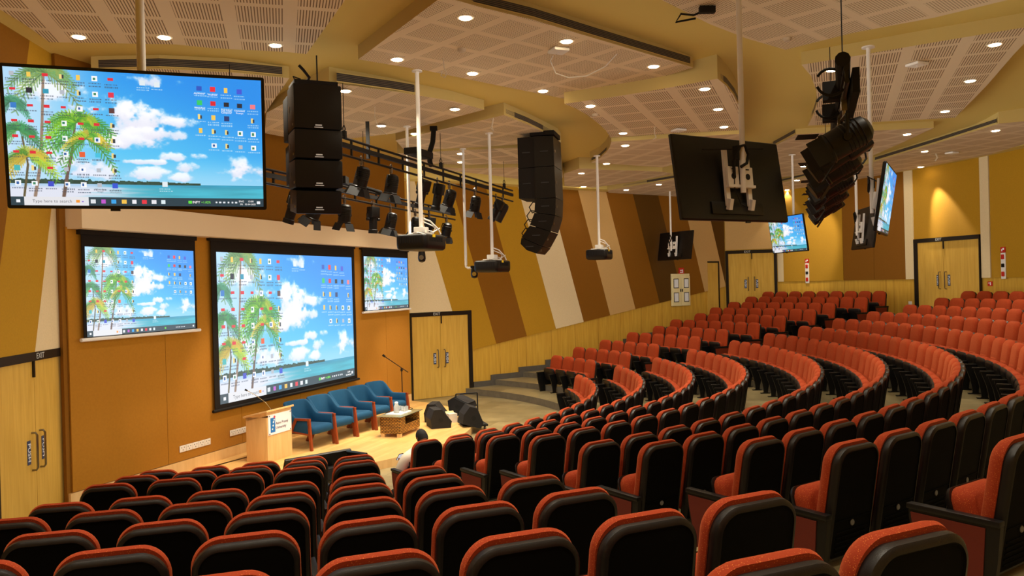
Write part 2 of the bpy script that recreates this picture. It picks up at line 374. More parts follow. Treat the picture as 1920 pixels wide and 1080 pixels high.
# ---------------------------------------------------------------- rear wall
def arc_panel(b, a0, a1, z0, z1, r0, r1, n=8):
    v = []
    for i in range(n + 1):
        a = a0 + (a1 - a0)*i/n
        v += [pol(r0, a, z0), pol(r0, a, z1), pol(r1, a, z1), pol(r1, a, z0)]
    f = []
    for i in range(n):
        for k in range(4): f.append((4*i + k, 4*i + (k + 1) % 4, 4*i + 4 + (k + 1) % 4, 4*i + 4 + k))
    f += [(0, 1, 2, 3), (4*n + 3, 4*n + 2, 4*n + 1, 4*n)]
    b.add(v, f)
JC = rw(TE + .02); J2 = pol(RW, 53.2)
JD = (J2 - Vector((JC.x, JC.y, 0))); JL = JD.length; JD.normalize(); JN = Vector((JD.y, -JD.x, 0))
def jw(t, out=0, z=0): p = Vector((JC.x, JC.y, 0)) + JD*t + JN*out; return Vector((p.x, p.y, z))
b = MB(); arc_panel(b, 53.2, 178, -.1, CH, RW, RW + .25, 60); b.add(*wall_box(-.3, JL + .1, -.1, CH, -.25, 0, jw))
wb = struct(b.obj('wall_rear', [WOODP], smooth=0))
def ang(px): # azimuth on the rear wall arc seen at pixel column px, row 480
    a, _ = ray(px, 480); nn = math.hypot(a, 1); bb = (a*CX + CY)/nn; Y = (bb + math.sqrt(bb*bb - (CX**2 + CY**2 - RW**2)))/nn
    return math.degrees(math.atan2(a*Y - CX, Y - CY))
A = {k: ang(k) for k in (1457, 1470, 1582, 1640, 1700, 1716, 1722, 1843, 1860)}
WL = 3.03
def fab(a0, a1, m, z0=WL, z1=6.9, dr=.05):
    b = MB(); arc_panel(b, a0, a1, z0, z1, RW - dr, RW - .002, max(2, int((a1 - a0)/2))); return b.obj('fabric_panel', m, wb, 0)
fab(53.3, A[1470], CREAM); fab(A[1470] + .02, A[1582], OCHER); fab(A[1582] + .04, A[1640], BROWN); fab(A[1640] + .04, A[1700], BROWN); fab(A[1700] + .02, A[1716], CREAM, dr=.07)
fab(A[1716] + .02, A[1843], OCHER, z0=4.23, dr=.04); fab(A[1843] + .02, A[1860], CREAM, z0=WL, dr=.07); 
a = A[1860] + .02
for i in range(7): fab(a + .03, a + 12.5, [OCHER, BROWN, OCHER, CREAM, OCHER, BROWN, OCHER][i]); a += 12.5
b = MB(); b.add(*wall_box(.05, JL - .02, 4.25, 6.9, .0, .05, jw)); b.obj('fabric_panel', TAN, wb, 0)
b = MB()
for aa in [A[1582], A[1640] + 1.2, A[1700] - 1.5] + [A[1860] + 4*i for i in range(1, 16)]: arc_panel(b, aa, aa + .03, 1.9, WL - .01, RW - .005, RW + .001, 1)
b.obj('veneer_joint', MATS['joint_shadow'], wb, 0)
# ---------------------------------------------------------------- doors
TXT = mat('sign_white', (240, 240, 236), .6); PLATE = mat('push_plate_blue', (52, 66, 92), .4); EXITM = mat('exit_letters', (190, 190, 180), .6)
def double_door(name, fn, t0, t1, zb, zt, out, mid=None, frame_l=.1, frame_r=.1):
    b = MB()
    mid = (t0 + t1)/2 if mid is None else mid
    b.add(*wall_box(t0, t0 + frame_l, zb, zt, .0, out + .03, fn)); b.add(*wall_box(t1 - frame_r, t1, zb, zt, .0, out + .03, fn)); b.add(*wall_box(t0, t1, zt - .12, zt, .0, out + .032, fn))
    fr = struct(b.obj(name, FRAME, smooth=0))
    tv = (fn(1, 0, 0) - fn(0, 0, 0)); az = math.atan2(tv.y, tv.x); nrm = (fn(0, 1, 0) - fn(0, 0, 0)); flip = tv.cross(nrm).z
    if flip > 0: rot = (PI/2, 0, az + PI)
    else: rot = (PI/2, 0, az)
    for s, (u0, u1) in ((-1, (t0 + frame_l, mid - .004)), (1, (mid + .004, t1 - frame_r))):
        b = MB(); b.add(*wall_box(u0, u1, zb + .01, zt - .12, .0, out, fn)); lf = b.obj('door_leaf', DOORW, fr, 0)
        hx = mid + s*.11; zc = zb + 1.12
        b = MB(); pts = []
        for i in range(7): a_ = PI*i/12; pts.append(fn(hx, out + .07*math.sin(a_), zc - .22 - .03 + .03*(1 - math.cos(a_))))
        pts = [fn(hx, out, zc - .25), fn(hx, out + .05, zc - .25), fn(hx, out + .07, zc - .22), fn(hx, out + .07, zc + .22), fn(hx, out + .05, zc + .25), fn(hx, out, zc + .25)]
        b.tube(pts, .014, 8); b.obj('door_handle', STEEL, fr)
        px = mid + s*.2
        b = MB(); b.add(*wall_box(px - .045, px + .045, zc - .16, zc + .16, out, out + .006, fn)); pl = b.obj('push_plate', PLATE, fr, 0)
        o = text_obj('push_lettering', 'PUSH' if True else '', .105, TXT, pl, fn(px, out + .008, zc)); 
        o.rotation_mode = 'QUATERNION'
        # letters stacked reading down the plate
        nv = nrm.normalized(); up = Vector((0, 0, 1)); right = up.cross(nv)
        # text x axis points down, y axis to the viewer's right
        M = Matrix((-up, right, (-up).cross(right))).transposed(); o.rotation_quaternion = M.to_quaternion()
    b = MB(); b.add(*wall_box(mid + .02, mid + .05, zt - .34, zt - .12, out, out + .03, fn)); b.obj('door_closer', FRAME, fr, 0)
    o = text_obj('exit_lettering', 'EXIT', .11, EXITM, fr, fn(mid - .12 if flip < 0 else mid - .12, out + .036, zt - .06))
    nv = nrm.normalized(); up = Vector((0, 0, 1)); right = up.cross(nv); M = Matrix((right, up, nv)).transposed(); o.rotation_mode = 'QUATERNION'; o.rotation_quaternion = M.to_quaternion()
    return fr
double_door('door_2', rw, .03, 2.02, 0, 2.46, .03, mid=.98, frame_l=.04, frame_r=.12)
double_door('door_1', lw, .1, 2.2, 0, 2.45, .04, mid=1.12, frame_l=.1, frame_r=.1)
double_door('door_3', jw, .04, JL - .03, 1.86, 4.22, .02, mid=JL*.5)
def cw(t, out=0, z=0): # chord for the rear door by the cream strips
    p0 = pol(RW - .02, A[1722]); p1 = pol(RW - .02, A[1843] + .02); d = (p1 - p0).normalized(); q = p0 + d*t + Vector((d.y, -d.x, 0))*out; return Vector((q.x, q.y, z))
double_door('door_4', cw, -.1, (pol(RW, A[1843]) - pol(RW, A[1722])).length - .03, 1.86, 4.24, .04, mid=.98, frame_l=.14, frame_r=.03)
# plain service door in the striped wall
b = MB(); b.add(*wall_box(12.0, 12.58, 1.9, 3.82, .0, .055, rw)); d5 = struct(b.obj('door_5', DOORW, smooth=0))
b = MB(); b.add(*wall_box(12.54, 12.6, 1.9, 3.82, .05, .07, rw)); b.add(*wall_box(12.0, 12.6, 3.78, 3.84, .05, .07, rw)); b.obj('door_frame', FRAME, d5, 0)
# ---------------------------------------------------------------- ceiling
def sstep(x, a, c): t = min(max((x - a)/(c - a), 0), 1); return t*t*(3 - 2*t)
def base_z(x, y):
    k = sstep(x, 2.6, 4.6); return CH - .2*(sstep(y, 11.9, 14.2)*(1 - k) + sstep(y, 16.2, 18)*k)
b = MB(); gx, gy = 70, 100; vs = []
for j in range(gy + 1):
    for i in range(gx + 1): x = -12 + 28*i/gx; y = -6 + 42*j/gy; vs.append((x, y, base_z(x, y)))
b.add(vs, [(j*(gx + 1) + i, j*(gx + 1) + i + 1, (j + 1)*(gx + 1) + i + 1, (j + 1)*(gx + 1) + i) for j in range(gy) for i in range(gx)]); ce = struct(b.obj('ceiling', YEL, smooth=60))
def slab(px, z, m, top=CH + .02, fasc=FASC, slope=None):
    P = [onz(x, y, z if not slope else slope(y)) for x, y in px]; n = len(P); b = MB()
    b.mi = 0; b.add(P, [tuple(range(n))]); b.mi = 1
    b.add(P + [Vector((p.x, p.y, top)) for p in P], [(i, (i + 1) % n, n + (i + 1) % n, n + i) for i in range(n)])
    o = b.obj('ceiling_panel', [m, fasc], ce, 0); return o
slab([(4, 20), (50, 48), (94, 80), (225, 82), (330, 84), (400, 91), (535, 98), (575, 102), (647, 2), (700, -90), (500, -330), (-300, -330), (-120, -60)], CH - .012, P_C1)
slab([(1228, -5), (1275, 18), (1330, 46), (1400, 73), (1472, 94), (1600, 62), (1750, 34), (1900, -2), (2150, -70), (1900, -600), (1150, -600), (1120, -60)], CH - .012, P_C7)
slab([(672, 112), (822, 0), (830, -6), (900, 14), (1000, 38), (1120, 74), (1299, 127), (1180, 165), (1065, 187), (930, 160), (800, 133)], 6.5, P_S2)
slab([(618, 155), (740, 172), (850, 190), (908, 206), (742, 250), (640, 262), (560, 262), (497, 250), (500, 212), (560, 180)], 6.3, P_S2, slope=lambda y: 6.42 - .2*(y - 155)/107)
slab([(172, 133), (300, 130), (430, 136), (543, 147), (520, 180), (497, 214), (180, 214)], 6.3, P_C1, slope=lambda y: 6.49 - .17*max(y - 147, 0)/67)
slab([(1058, 195), (1130, 185), (1200, 174), (1275, 161), (1345, 148), (1362, 162), (1377, 181), (1387, 203), (1392, 225), (1391, 244), (1270, 250), (1144, 258), (1136, 245), (1121, 231), (1101, 216), (1080, 204)], 6.3, P_S3)
slab([(742, 263), (850, 238), (945, 216), (990, 234), (1045, 260), (1052, 268), (975, 271), (880, 277), (760, 284)], 6.27, P_S2)
slab([(1146, 266), (1270, 258), (1392, 251), (1396, 262), (1330, 290), (1242, 314), (1170, 309), (1107, 305), (1124, 297), (1136, 286), (1143, 276)], 6.22, P_LOW)
slab([(745, 288), (880, 281), (972, 277), (1050, 273), (1052, 303), (972, 307), (880, 309), (760, 306)], 6.22, P_S3)
slab([(790, 313), (880, 316), (972, 314), (1052, 306), (1056, 334), (985, 338), (925, 329), (860, 322)], 6.2, P_LOW)
slab([(1086, 316), (1160, 319), (1242, 322), (1262, 326), (1180, 342), (1110, 352), (1059, 354), (1057, 326)], 6.2, P_LOW)
slab([(1139, 357), (1275, 334), (1400, 318), (1440, 330), (1425, 372), (1350, 376), (1258, 368), (1141, 362)], 6.14, P_LOW)
slab([(1502, 122), (1600, 106), (1750, 80), (1920, 52), (2150, 10), (2050, 30), (1960, 40), (1925, 76), (1900, 102), (1850, 160), (1790, 221), (1640, 229), (1514, 236), (1525, 215), (1532, 193), (1530, 171), (1520, 143)], 6.5, P_S12)
slab([(1446, 277), (1492, 252), (1620, 246), (1750, 240), (1690, 268), (1636, 292), (1560, 318), (1512, 326), (1440, 336), (1400, 330)], 6.38, P_LOW)
slab([(1440, 350), (1462, 343), (1512, 331), (1560, 330), (1575, 342), (1480, 362), (1440, 366)], 6.33, P_LOW)
slab([(1560, 342), (1600, 315), (1637, 304), (1760, 267), (1872, 232), (1960, 224), (2150, 190), (2150, 215), (1920, 270), (1858, 289), (1717, 316), (1600, 338)], 6.35, P_LOW)
b = MB(); b.add(*wall_box(-.3, 13.3, 6.17, 6.65, .0, .55, rw)); b.obj('ceiling_panel', YEL, ce, 0)
b = MB(); arc_panel(b, 53.2, 178, 6.36, 6.68, RW - .45, RW, 40); b.add(*wall_box(0, JL, 6.3, 6.68, 0, .6, jw)); b.obj('ceiling_panel', YEL, ce, 0)
# linear air grilles let into the fascias
def grille(px, z, h, label, n=4):
    P = []
    for i in range(len(px) - 1):
        for k in range(5 if len(px) == 2 else 2):
            t = k/(5 if len(px) == 2 else 2); P.append((px[i][0] + (px[i + 1][0] - px[i][0])*t, px[i][1] + (px[i + 1][1] - px[i][1])*t))
    P.append(px[-1]); Q = [onz(x, y, z) for x, y in P]
    t = thing('air_grille', label, 'air grille', (Q[0].x, Q[0].y, z), 0, None)
    o = Vector((Q[0].x, Q[0].y, z))
    def strip(z0, z1, d0, d1):
        b = MB(); ring = []
        for q in Q:
            dv = -Vector((q.x, q.y, 0)).normalized()
            ring.append([Vector((q.x, q.y, 0)) + dv*d + Vector((0, 0, zz)) - o for d, zz in ((d0, z0), (d1, z0), (d1, z1), (d0, z1))])
        b.rings(ring); return b
    strip(z + .035, z + .035 + h, 0, .012).obj('backing', GRILLE, t, 0)
    fr = MB()
    for (u0, u1) in ((z + .02, z + .038), (z + .032 + h, z + .05 + h)):
        s_ = strip(u0, u1, 0, .02); fr.add(s_.v, s_.f)
    fr.obj('frame', FASC, t, 0)
    sl = MB()
    for i in range(1, n + 1):
        zz = z + .035 + h*i/(n + 1); s_ = strip(zz - .004, zz + .004, .008, .022); sl.add(s_.v, s_.f)
    sl.obj('slat', SLAT, t, 0)
grille([(186, 133), (300, 130), (430, 136), (530, 145)], 6.49, .12, 'long dark linear air grille above the near wall screen, behind the big television pole')
grille([(632, 157), (740, 172), (850, 190), (902, 204)], 6.38, .13, 'dark linear air grille above the lighting truss, behind the nearest projector pole')
grille([(862, 5), (1000, 38), (1120, 74), (1294, 125)], 6.5, .11, 'longest dark air grille on the edge of the big central ceiling panel')
grille([(949, 218), (990, 234), (1040, 258)], 6.27, .1, 'dark air grille just above the curved speaker array')
grille([(1349, 152), (1362, 162), (1377, 181), (1387, 203), (1391, 222)], 6.3, .1, 'curved air grille on a slotted ceiling panel behind the rear television pole')
grille([(1143, 277), (1136, 286), (1124, 297), (1109, 304)], 6.22, .07, 'small curved grey air grille above the far projector pole', 2)
grille([(1146, 356), (1275, 334)], 6.14, .07, 'straight grey air grille in the lowest ceiling panel over the striped wall', 2)
grille([(1531, 195), (1525, 215), (1516, 233)], 6.5, .08, 'short curved air grille beside the row of stage lights', 2)
grille([(1449, 275), (1490, 253)], 6.38, .08, 'short straight air grille between television back and stage light row', 2)
grille([(1640, 303), (1760, 267), (1868, 233)], 6.35, .08, 'long grey air grille over the rear wall doors', 2)
grille([(1464, 342), (1508, 332)], 6.33, .06, 'tiny grey air grille above the rear wall, behind the lit hanging television', 2)
# ---------------------------------------------------------------- downlights
LAMP = mat('lamp_glow', (255, 236, 200), .5, emit=(255, 232, 190), es=22)
BEZ = mat('lamp_bezel', (230, 215, 190), .5)
lb = MB(); lb.lathe([(.085, -.006), (.105, -.006), (.11, 0), (.08, 0)], n=20); lbm = lb.mesh('bezel', BEZ)
lg = MB(); lg.lathe([(.082, -.004), (.07, -.014), (.03, -.02), (.005, -.02)], n=20); lgm = lg.mesh('lamp_lens', LAMP)
LIGHTC = (1.0, .89, .70)
def spot(p, e, size=100, blend=.55, rad=.06, tgt=None, col=LIGHTC):
    l = bpy.data.lights.new('downlight_beam', 'SPOT'); l.energy = e; l.spot_size = math.radians(size); l.spot_blend = blend; l.shadow_soft_size = rad; l.color = col
    o = bpy.data.objects.new('downlight_beam', l); C.objects.link(o); o.location = p
    if tgt is not None: o.rotation_euler = (Vector(tgt) - Vector(p)).to_track_quat('-Z', 'Y').to_euler()
    return o
DL = [(149, 68, 6.7, 'over the near wall screen'), (309, 69, 6.7, 'beside the big television pole'), (517, 84, 6.7, 'by the corner of the slotted stage panel'),
 (873, 34, 6.5, 'at the near tip of the big central panel'), (745, 112, 6.5, 'at the stage corner of the central panel'), (886, 138, 6.5, 'at the stage edge of the central panel, beside a cable loop'),
 (1062, 78, 6.5, 'beside the white access point'), (1018, 171, 6.5, 'at the far edge of the central panel'), (1225, 125, 6.5, 'at the audience end of the central panel'),
 (1107, 199, 6.3, 'at the stage end of the slotted panel'), (1321, 167, 6.3, 'at the near corner of the slotted panel'), (1346, 205, 6.3, 'next to the curved grille'), (1357, 238, 6.3, 'at the far corner of the slotted panel'),
 (1168, 250, 6.3, 'at the far stage edge of the slotted panel'), (1172, 273, 6.22, 'just behind the slotted panel'), (1137, 307, 6.22, 'above the far projector pole'), (1267, 309, 6.22, 'at the edge of the television back'),
 (1090, 325, 6.2, 'over the striped wall, first from the speaker array'), (1094, 350, 6.2, 'lowest beside the curved speaker array'), (1174, 356, 6.14, 'touching the top of the striped wall'), (1235, 346, 6.14, 'over the small television back'),
 (648, 171, 6.38, 'above the boxy speaker array'), (853, 205, 6.32, 'below the long grille, beside the projector poles'), (715, 236, 6.26, 'over the truss, left of no pole'), (778, 251, 6.3, 'between the two nearest poles'), (845, 271, 6.3, 'above the truss end, near the bent cable'),
 (864, 288, 6.22, 'over the camera pole'), (864, 304, 6.22, 'just above the truss at the camera pole'), (773, 282, 6.22, 'behind the truss cable tray'),
 (1559, 132, 6.5, 'above the row of stage lights'), (1864, 84, 6.5, 'nearest on the rear slotted panel'), (1818, 152, 6.5, 'middle of the rear slotted panel edge'), (1771, 209, 6.5, 'far end of the rear slotted panel'),
 (1700, 252, 6.38, 'beyond the rear slotted panel'), (1866, 245, 6.35, 'by the end of the long rear grille'), (1733, 284, 6.35, 'below the long rear grille'), (1726, 313, 6.35, 'touching the top of the rear wall'),
 (1506, 312, 6.38, 'between the lit television and the stage lights'), (1494, 338, 6.33, 'above the lit hanging television'), (1476, 356, 6.33, 'lowest over the rear double door')]
DIM = {(1726, 313), (1476, 357), (1235, 346), (1174, 356), (1094, 350), (149, 68), (309, 69), (1494, 338)}
AIM = {(1726, 313): (1795, 480), (1494, 338): (1530, 455), (1733, 284): (1665, 450)}      # wall-wash heads
for x, y, z, w in DL:
    p = onz(x, y, z); z2 = p.z - .012 if z == 6.7 else p.z
    w = w.replace(', left of no pole', ' brackets')
    t = thing('ceiling_light', 'round lit downlight ' + w, 'downlight', (p.x, p.y, z2), 0, 'ceiling downlights')
    link('bezel', lbm, t); link('lamp_lens', lgm, t)
    dr = RW - math.hypot(p.x - CX, p.y - CY); ds = (Vector((p.x, p.y)) - Vector((A0.x, A0.y))).dot(Vector((WD.y, -WD.x)))
    if (x, y) in AIM:
        q = pol(RW, ang(AIM[(x, y)][0])); spot((p.x, p.y, z2 - .03), 260, 46, .55, tgt=(q.x, q.y, aty(AIM[(x, y)][0], AIM[(x, y)][1], q.y).z)); continue
    if (0 < dr < 3 or 0 < ds < 2.6) and (x, y) not in DIM: spot((p.x, p.y, z2 - .03), 190, 82, .3); continue
    spot((p.x, p.y, z2 - .03), 155*(.1 if (x, y) in DIM else 1)*(.62 if x > 1400 else 1.15 if x < 1000 else .9), 96, .7)
# unseen lamps of the same ceiling, added to light the near seats
for (x, y) in [(-1.5, 6.5), (1.2, 6.2), (3.8, 7.2), (-3.6, 7.5), (0.2, 3.6), (3.0, 3.8), (6.0, 5.0), (-2.6, 3.4), (0.3, .8), (3.2, 1.0), (-2.4, .6), (6.2, 2.0), (8.6, 6.2), (7.0, 8.6), (10.2, 9.4), (5.2, 9.5), (8.2, 11.5), (11.0, 13.0)]:
    spot((x, y, 6.62), 150 if x < 1 else 85, 96, .7)
# stage wash from the truss lamps
SPL = []
# ---------------------------------------------------------------- seats
def lean(z): return .02 + (.98 - z)*.16
def seat_parts():
    out = {}
    # outline of the back in the lateral/height plane
    def ring(w, z0, z1, rt, rb, yo, inset=0):
        pts = rrect(w - 2*inset, (z1 - z0) - 2*inset, (max(rb - inset, .01), max(rt - inset, .01)), 8, 0, (z0 + z1)/2)
        res = []
        for x, z in pts:
            k = 1 - .06*max(0, min(1, (z - .62)/.36))**1.5          # narrower towards the head
            res.append(Vector((x*k, lean(z) + yo, z)))
        return res
    b = MB(); b.rings([ring(.485, .19, .972, .12, .05, .0, .012), ring(.485, .19, .972, .12, .05, -.03, .0), ring(.485, .19, .972, .12, .05, -.052, .004), ring(.485, .19, .972, .12, .05, -.064, .018), ring(.485, .19, .972, .12, .05, -.066, .03)], cap1=False)
    b.mi = 1; b.rings([ring(.485, .19, .972, .12, .05, -.066, .03), ring(.485, .19, .972, .12, .05, -.060, .036)], cap0=False)
    # lower vent panel lines
    for i in range(5): z = .25 + .035*i; b.box((0, lean(z) - .064, z), (.34, .006, .008))
    b.box((0, lean(.47) - .064, .47), (.40, .006, .006))
    out['back_shell'] = b.mesh('back_shell', [SHELL, BPAN], 40)
    b = MB(); b.lathe([(.0, -.004), (.02, -.004), (.022, .0), (.018, .004), (.0, .005)], (0, lean(.44) - .064, .44), 14, RX(PI/2)); out['badge'] = b.mesh('number_badge', BADGE, 40)
    b = MB(); b.rings([ring(.49, .30, .99, .128, .05, yo, ins) for yo, ins in ((-.002, .006), (.018, -.003), (.045, .004), (.068, .02), (.084, .045), (.092, .085))])
    # raised lumbar pad
    def pad(w, z0, z1, yo, inset): return [Vector((x, lean(z) + yo, z)) for x, z in rrect(w - 2*inset, z1 - z0 - 2*inset, .04, 3, 0, (z0 + z1)/2)]
    b.rings([pad(.34, .40, .66, .07, 0), pad(.34, .40, .66, .092, .004), pad(.34, .40, .66, .10, .02)], cap0=False)
    out['back_cushion'] = b.mesh('back_cushion', SEATF, 60)
    # tipped-up squab
    hy, hz, an = .255, .33, math.radians(74)
    def sq(l0, l1, w, th, inset, rad):
        res = []
        for x, l in rrect(w - 2*inset, (l1 - l0) - 2*inset, rad, 4, 0, (l0 + l1)/2):
            res.append(Vector((x, hy + l*math.cos(an) - th*math.sin(an), hz + l*math.sin(an) + th*math.cos(an))))
        return res
    b = MB(); b.rings([sq(-.02, .33, .46, t_, i_, r_) for t_, i_, r_ in ((-.005, .0, .09), (.03, -.006, .09), (.07, -.002, .09), (.10, .018, .08), (.118, .05, .05))])
    out['seat_cushion'] = b.mesh('seat_cushion', SEATF, 60)
    b = MB(); b.rings([sq(-.02, .335, .475, .0, -.003, .06), sq(-.02, .335, .475, -.02, .0, .06), sq(0, .31, .43, -.05, .01, .05), sq(.03, .27, .36, -.062, .02, .04)])
    out['seat_shell'] = b.mesh('seat_shell', SHELL, 45)
    def side(x, outer=0):
        b = MB(); b.box((x, .36, .505), (.05, .38, .028), bev=.008); r = b.mesh('armrest', BLACK)
        b = MB(); prof = [(.20, .495), (.52, .495), (.52, .46), (.50, .40), (.46, .28), (.43, .12), (.42, .03), (.46, .0), (.31, .0), (.33, .03), (.32, .12), (.27, .3), (.22, .42)]
        M = Matrix(((0, 0, 1), (1, 0, 0), (0, 1, 0)))
        b.prism(prof, x - .017, x + .017, M); b.box((x, .39, .008), (.07, .2, .016))
        return r, b.mesh('stanchion', BLACK, 30)
    out['armrest'], out['stanchion'] = side(.28)
    def end(x, s):
        b = MB(); b.box((x, .29, .525), (.065, .54, .035), bev=.008); arm = b.mesh('armrest', BLACK)
        M = Matrix(((0, 0, 1), (1, 0, 0), (0, 1, 0)))
        b = MB(); prof = [(.02, .51), (.55, .51), (.55, .46), (.53, .34), (.48, .12), (.46, .0), (.29, .0), (.29, .17), (.06, .17), (.04, .3)]
        b.prism(prof, x - .02, x + .02, M); fr = b.mesh('end_panel', BLACK, 30)
        b = MB(); prof = [(.10, .49), (.535, .49), (.525, .40), (.485, .2), (.455, .045), (.31, .045), (.31, .19), (.12, .19)]
        b.prism(prof, x + s*.02, x + s*.027, M); ins = b.mesh('panel_cloth', ENDP, 30)
        return arm, fr, ins
    out['end_p'] = end(.285, 1); out['end_m'] = end(-.285, -1)
    return out
SP = seat_parts()
seats = []                                                       # (block, row, index, azimuth, is_first, is_last)
farn = [4, 5, 5, 6, 6, 7, 7, 8, 8, 9, 9]
far0 = [56.0, 54.7, 55.0, 54.3, 55.1, 54.3, 54.9, 54.2, 54.1, 54.0, 54.0]
cen0 = [78.4, 79.2, 79.4, 78.4, 77.4, 77.6, 77.7, 77.8, 78.0, 78.5, 78.4, 77.9]
cen1 = [142.8, 143.3, 143.1, 143.6, 145.2, 145.7, 145.1, 146.3, 145.6, 145.2, 145.0, 144.8]
for k in range(12):
    R = RR[k]; pd = math.degrees(.56/R)
    n = round((cen1[k] - cen0[k])/pd) + 1; pd2 = (cen1[k] - cen0[k])/(n - 1)
    for i in range(n): seats.append(('middle', k, i, cen0[k] + pd2*i, i == 0, i == n - 1, n))
    if k:
        n = farn[k - 1]
        for i in range(n): seats.append(('far', k, i, far0[k - 1] + pd*i, i == 0, i == n - 1, n))
        for i in range(n): seats.append(('near', k, i, 168.1 - pd*(n - 1 - i), i == 0, i == n - 1, n))
vis = []
for s in seats:
    p = pol(RR[s[1]], s[3], ZT[s[1]])
    if p.y < .9: continue
    ok = False
    for q in (p, p - Vector((0, 0, .6))):
        x, y = proj(q)
        if -160 < x < 2080 and y < 1240: ok = True
    if ok: vis.append((Vector((p.x, p.y, p.z - EYE)).length, s))
vis.sort(key=lambda t: t[0])
NIND = 300
row_names = {0: 'front row'}
def seat_label(s):
    blk, k, i, a, f, l, n = s
    rw_ = 'row ' + ['one', 'two', 'three', 'four', 'five', 'six', 'seven', 'eight', 'nine', 'ten', 'eleven', 'twelve'][k]
    if blk == 'middle': return 'orange middle-block seat, %s from stage, %s from near aisle' % (rw_, ORD[n - 1 - i])
    if blk == 'far': return 'orange seat in striped-wall block, %s from stage, %s from the aisle' % (rw_, ORD[n - 1 - i])
    return 'orange seat in near door-side block, %s from stage, %s from the aisle' % (rw_, ORD[i])
GN = {'middle': 'seats in the middle block', 'far': 'seats in the block along the striped wall', 'near': 'seats in the block by the near door'}
def seat_meshes(s):
    _, k, i, a, f, l, n = s
    L = [('back_shell', SP['back_shell']), ('back_cushion', SP['back_cushion']), ('seat_cushion', SP['seat_cushion']), ('seat_shell', SP['seat_shell']), ('number_badge', SP['badge'])]
    if f: L += [('armrest', SP['end_p'][0]), ('end_panel', SP['end_p'][1]), ('panel_cloth', SP['end_p'][2])]
    else: L += [('armrest', SP['armrest']), ('stanchion', SP['stanchion'])]
    if l: L += [('armrest', SP['end_m'][0]), ('end_panel', SP['end_m'][1]), ('panel_cloth', SP['end_m'][2])]
    return L
rest = []
for d, s in vis[:NIND]:
    p = pol(RR[s[1]], s[3], FL[s[1]])
    t = thing('auditorium_seat', seat_label(s), 'auditorium seat', p, PI - math.radians(s[3]), GN[s[0]])
    last = None
    for nm, me in seat_meshes(s):
        o = link(nm, me, last if nm == 'panel_cloth' else t); last = o
        if s[0] == 'middle' and s[1] == 0 and s[5] and nm in ('seat_cushion', 'seat_shell'):    # someone sits on this one: its seat is folded down
            q = Matrix.Rotation(math.radians(-68), 3, 'X'); pv = Vector((0, .255, .33)); o.rotation_euler.x = math.radians(-68); o.location = pv - q @ pv
rest = vis[NIND:]
if rest:
    vv, ff, mm = [], [], []; o_ = 0; mats_ = [SHELL, SEATF, BLACK, ENDP, BADGE]
    for d, s in rest:
        M = Matrix.Translation(pol(RR[s[1]], s[3], FL[s[1]])) @ Matrix.Rotation(PI - math.radians(s[3]), 4, 'Z')
        for nm, me in seat_meshes(s):
            mi = mats_.index(me.materials[0]); vs = [M @ v.co for v in me.vertices]
            vv += [tuple(v) for v in vs]; ff += [tuple(i + o_ for i in p.vertices) for p in me.polygons]; mm += [mi]*len(me.polygons); o_ += len(vs)
    me = bpy.data.meshes.new('auditorium_seat'); me.from_pydata(vv, [], ff)
    for m in mats_: me.materials.append(m)
    me.polygons.foreach_set('material_index', mm); me.polygons.foreach_set('use_smooth', [True]*len(ff)); me.set_sharp_from_angle(angle=math.radians(45)); me.update()
    o = link('auditorium_seats', me); tag(o, 'small orange seats of the farthest rows before the rear wall doors', 'auditorium seats', 'farthest seats', 'stuff')
print('SEATS total', len(seats), 'in view', len(vis), 'merged', len(rest))
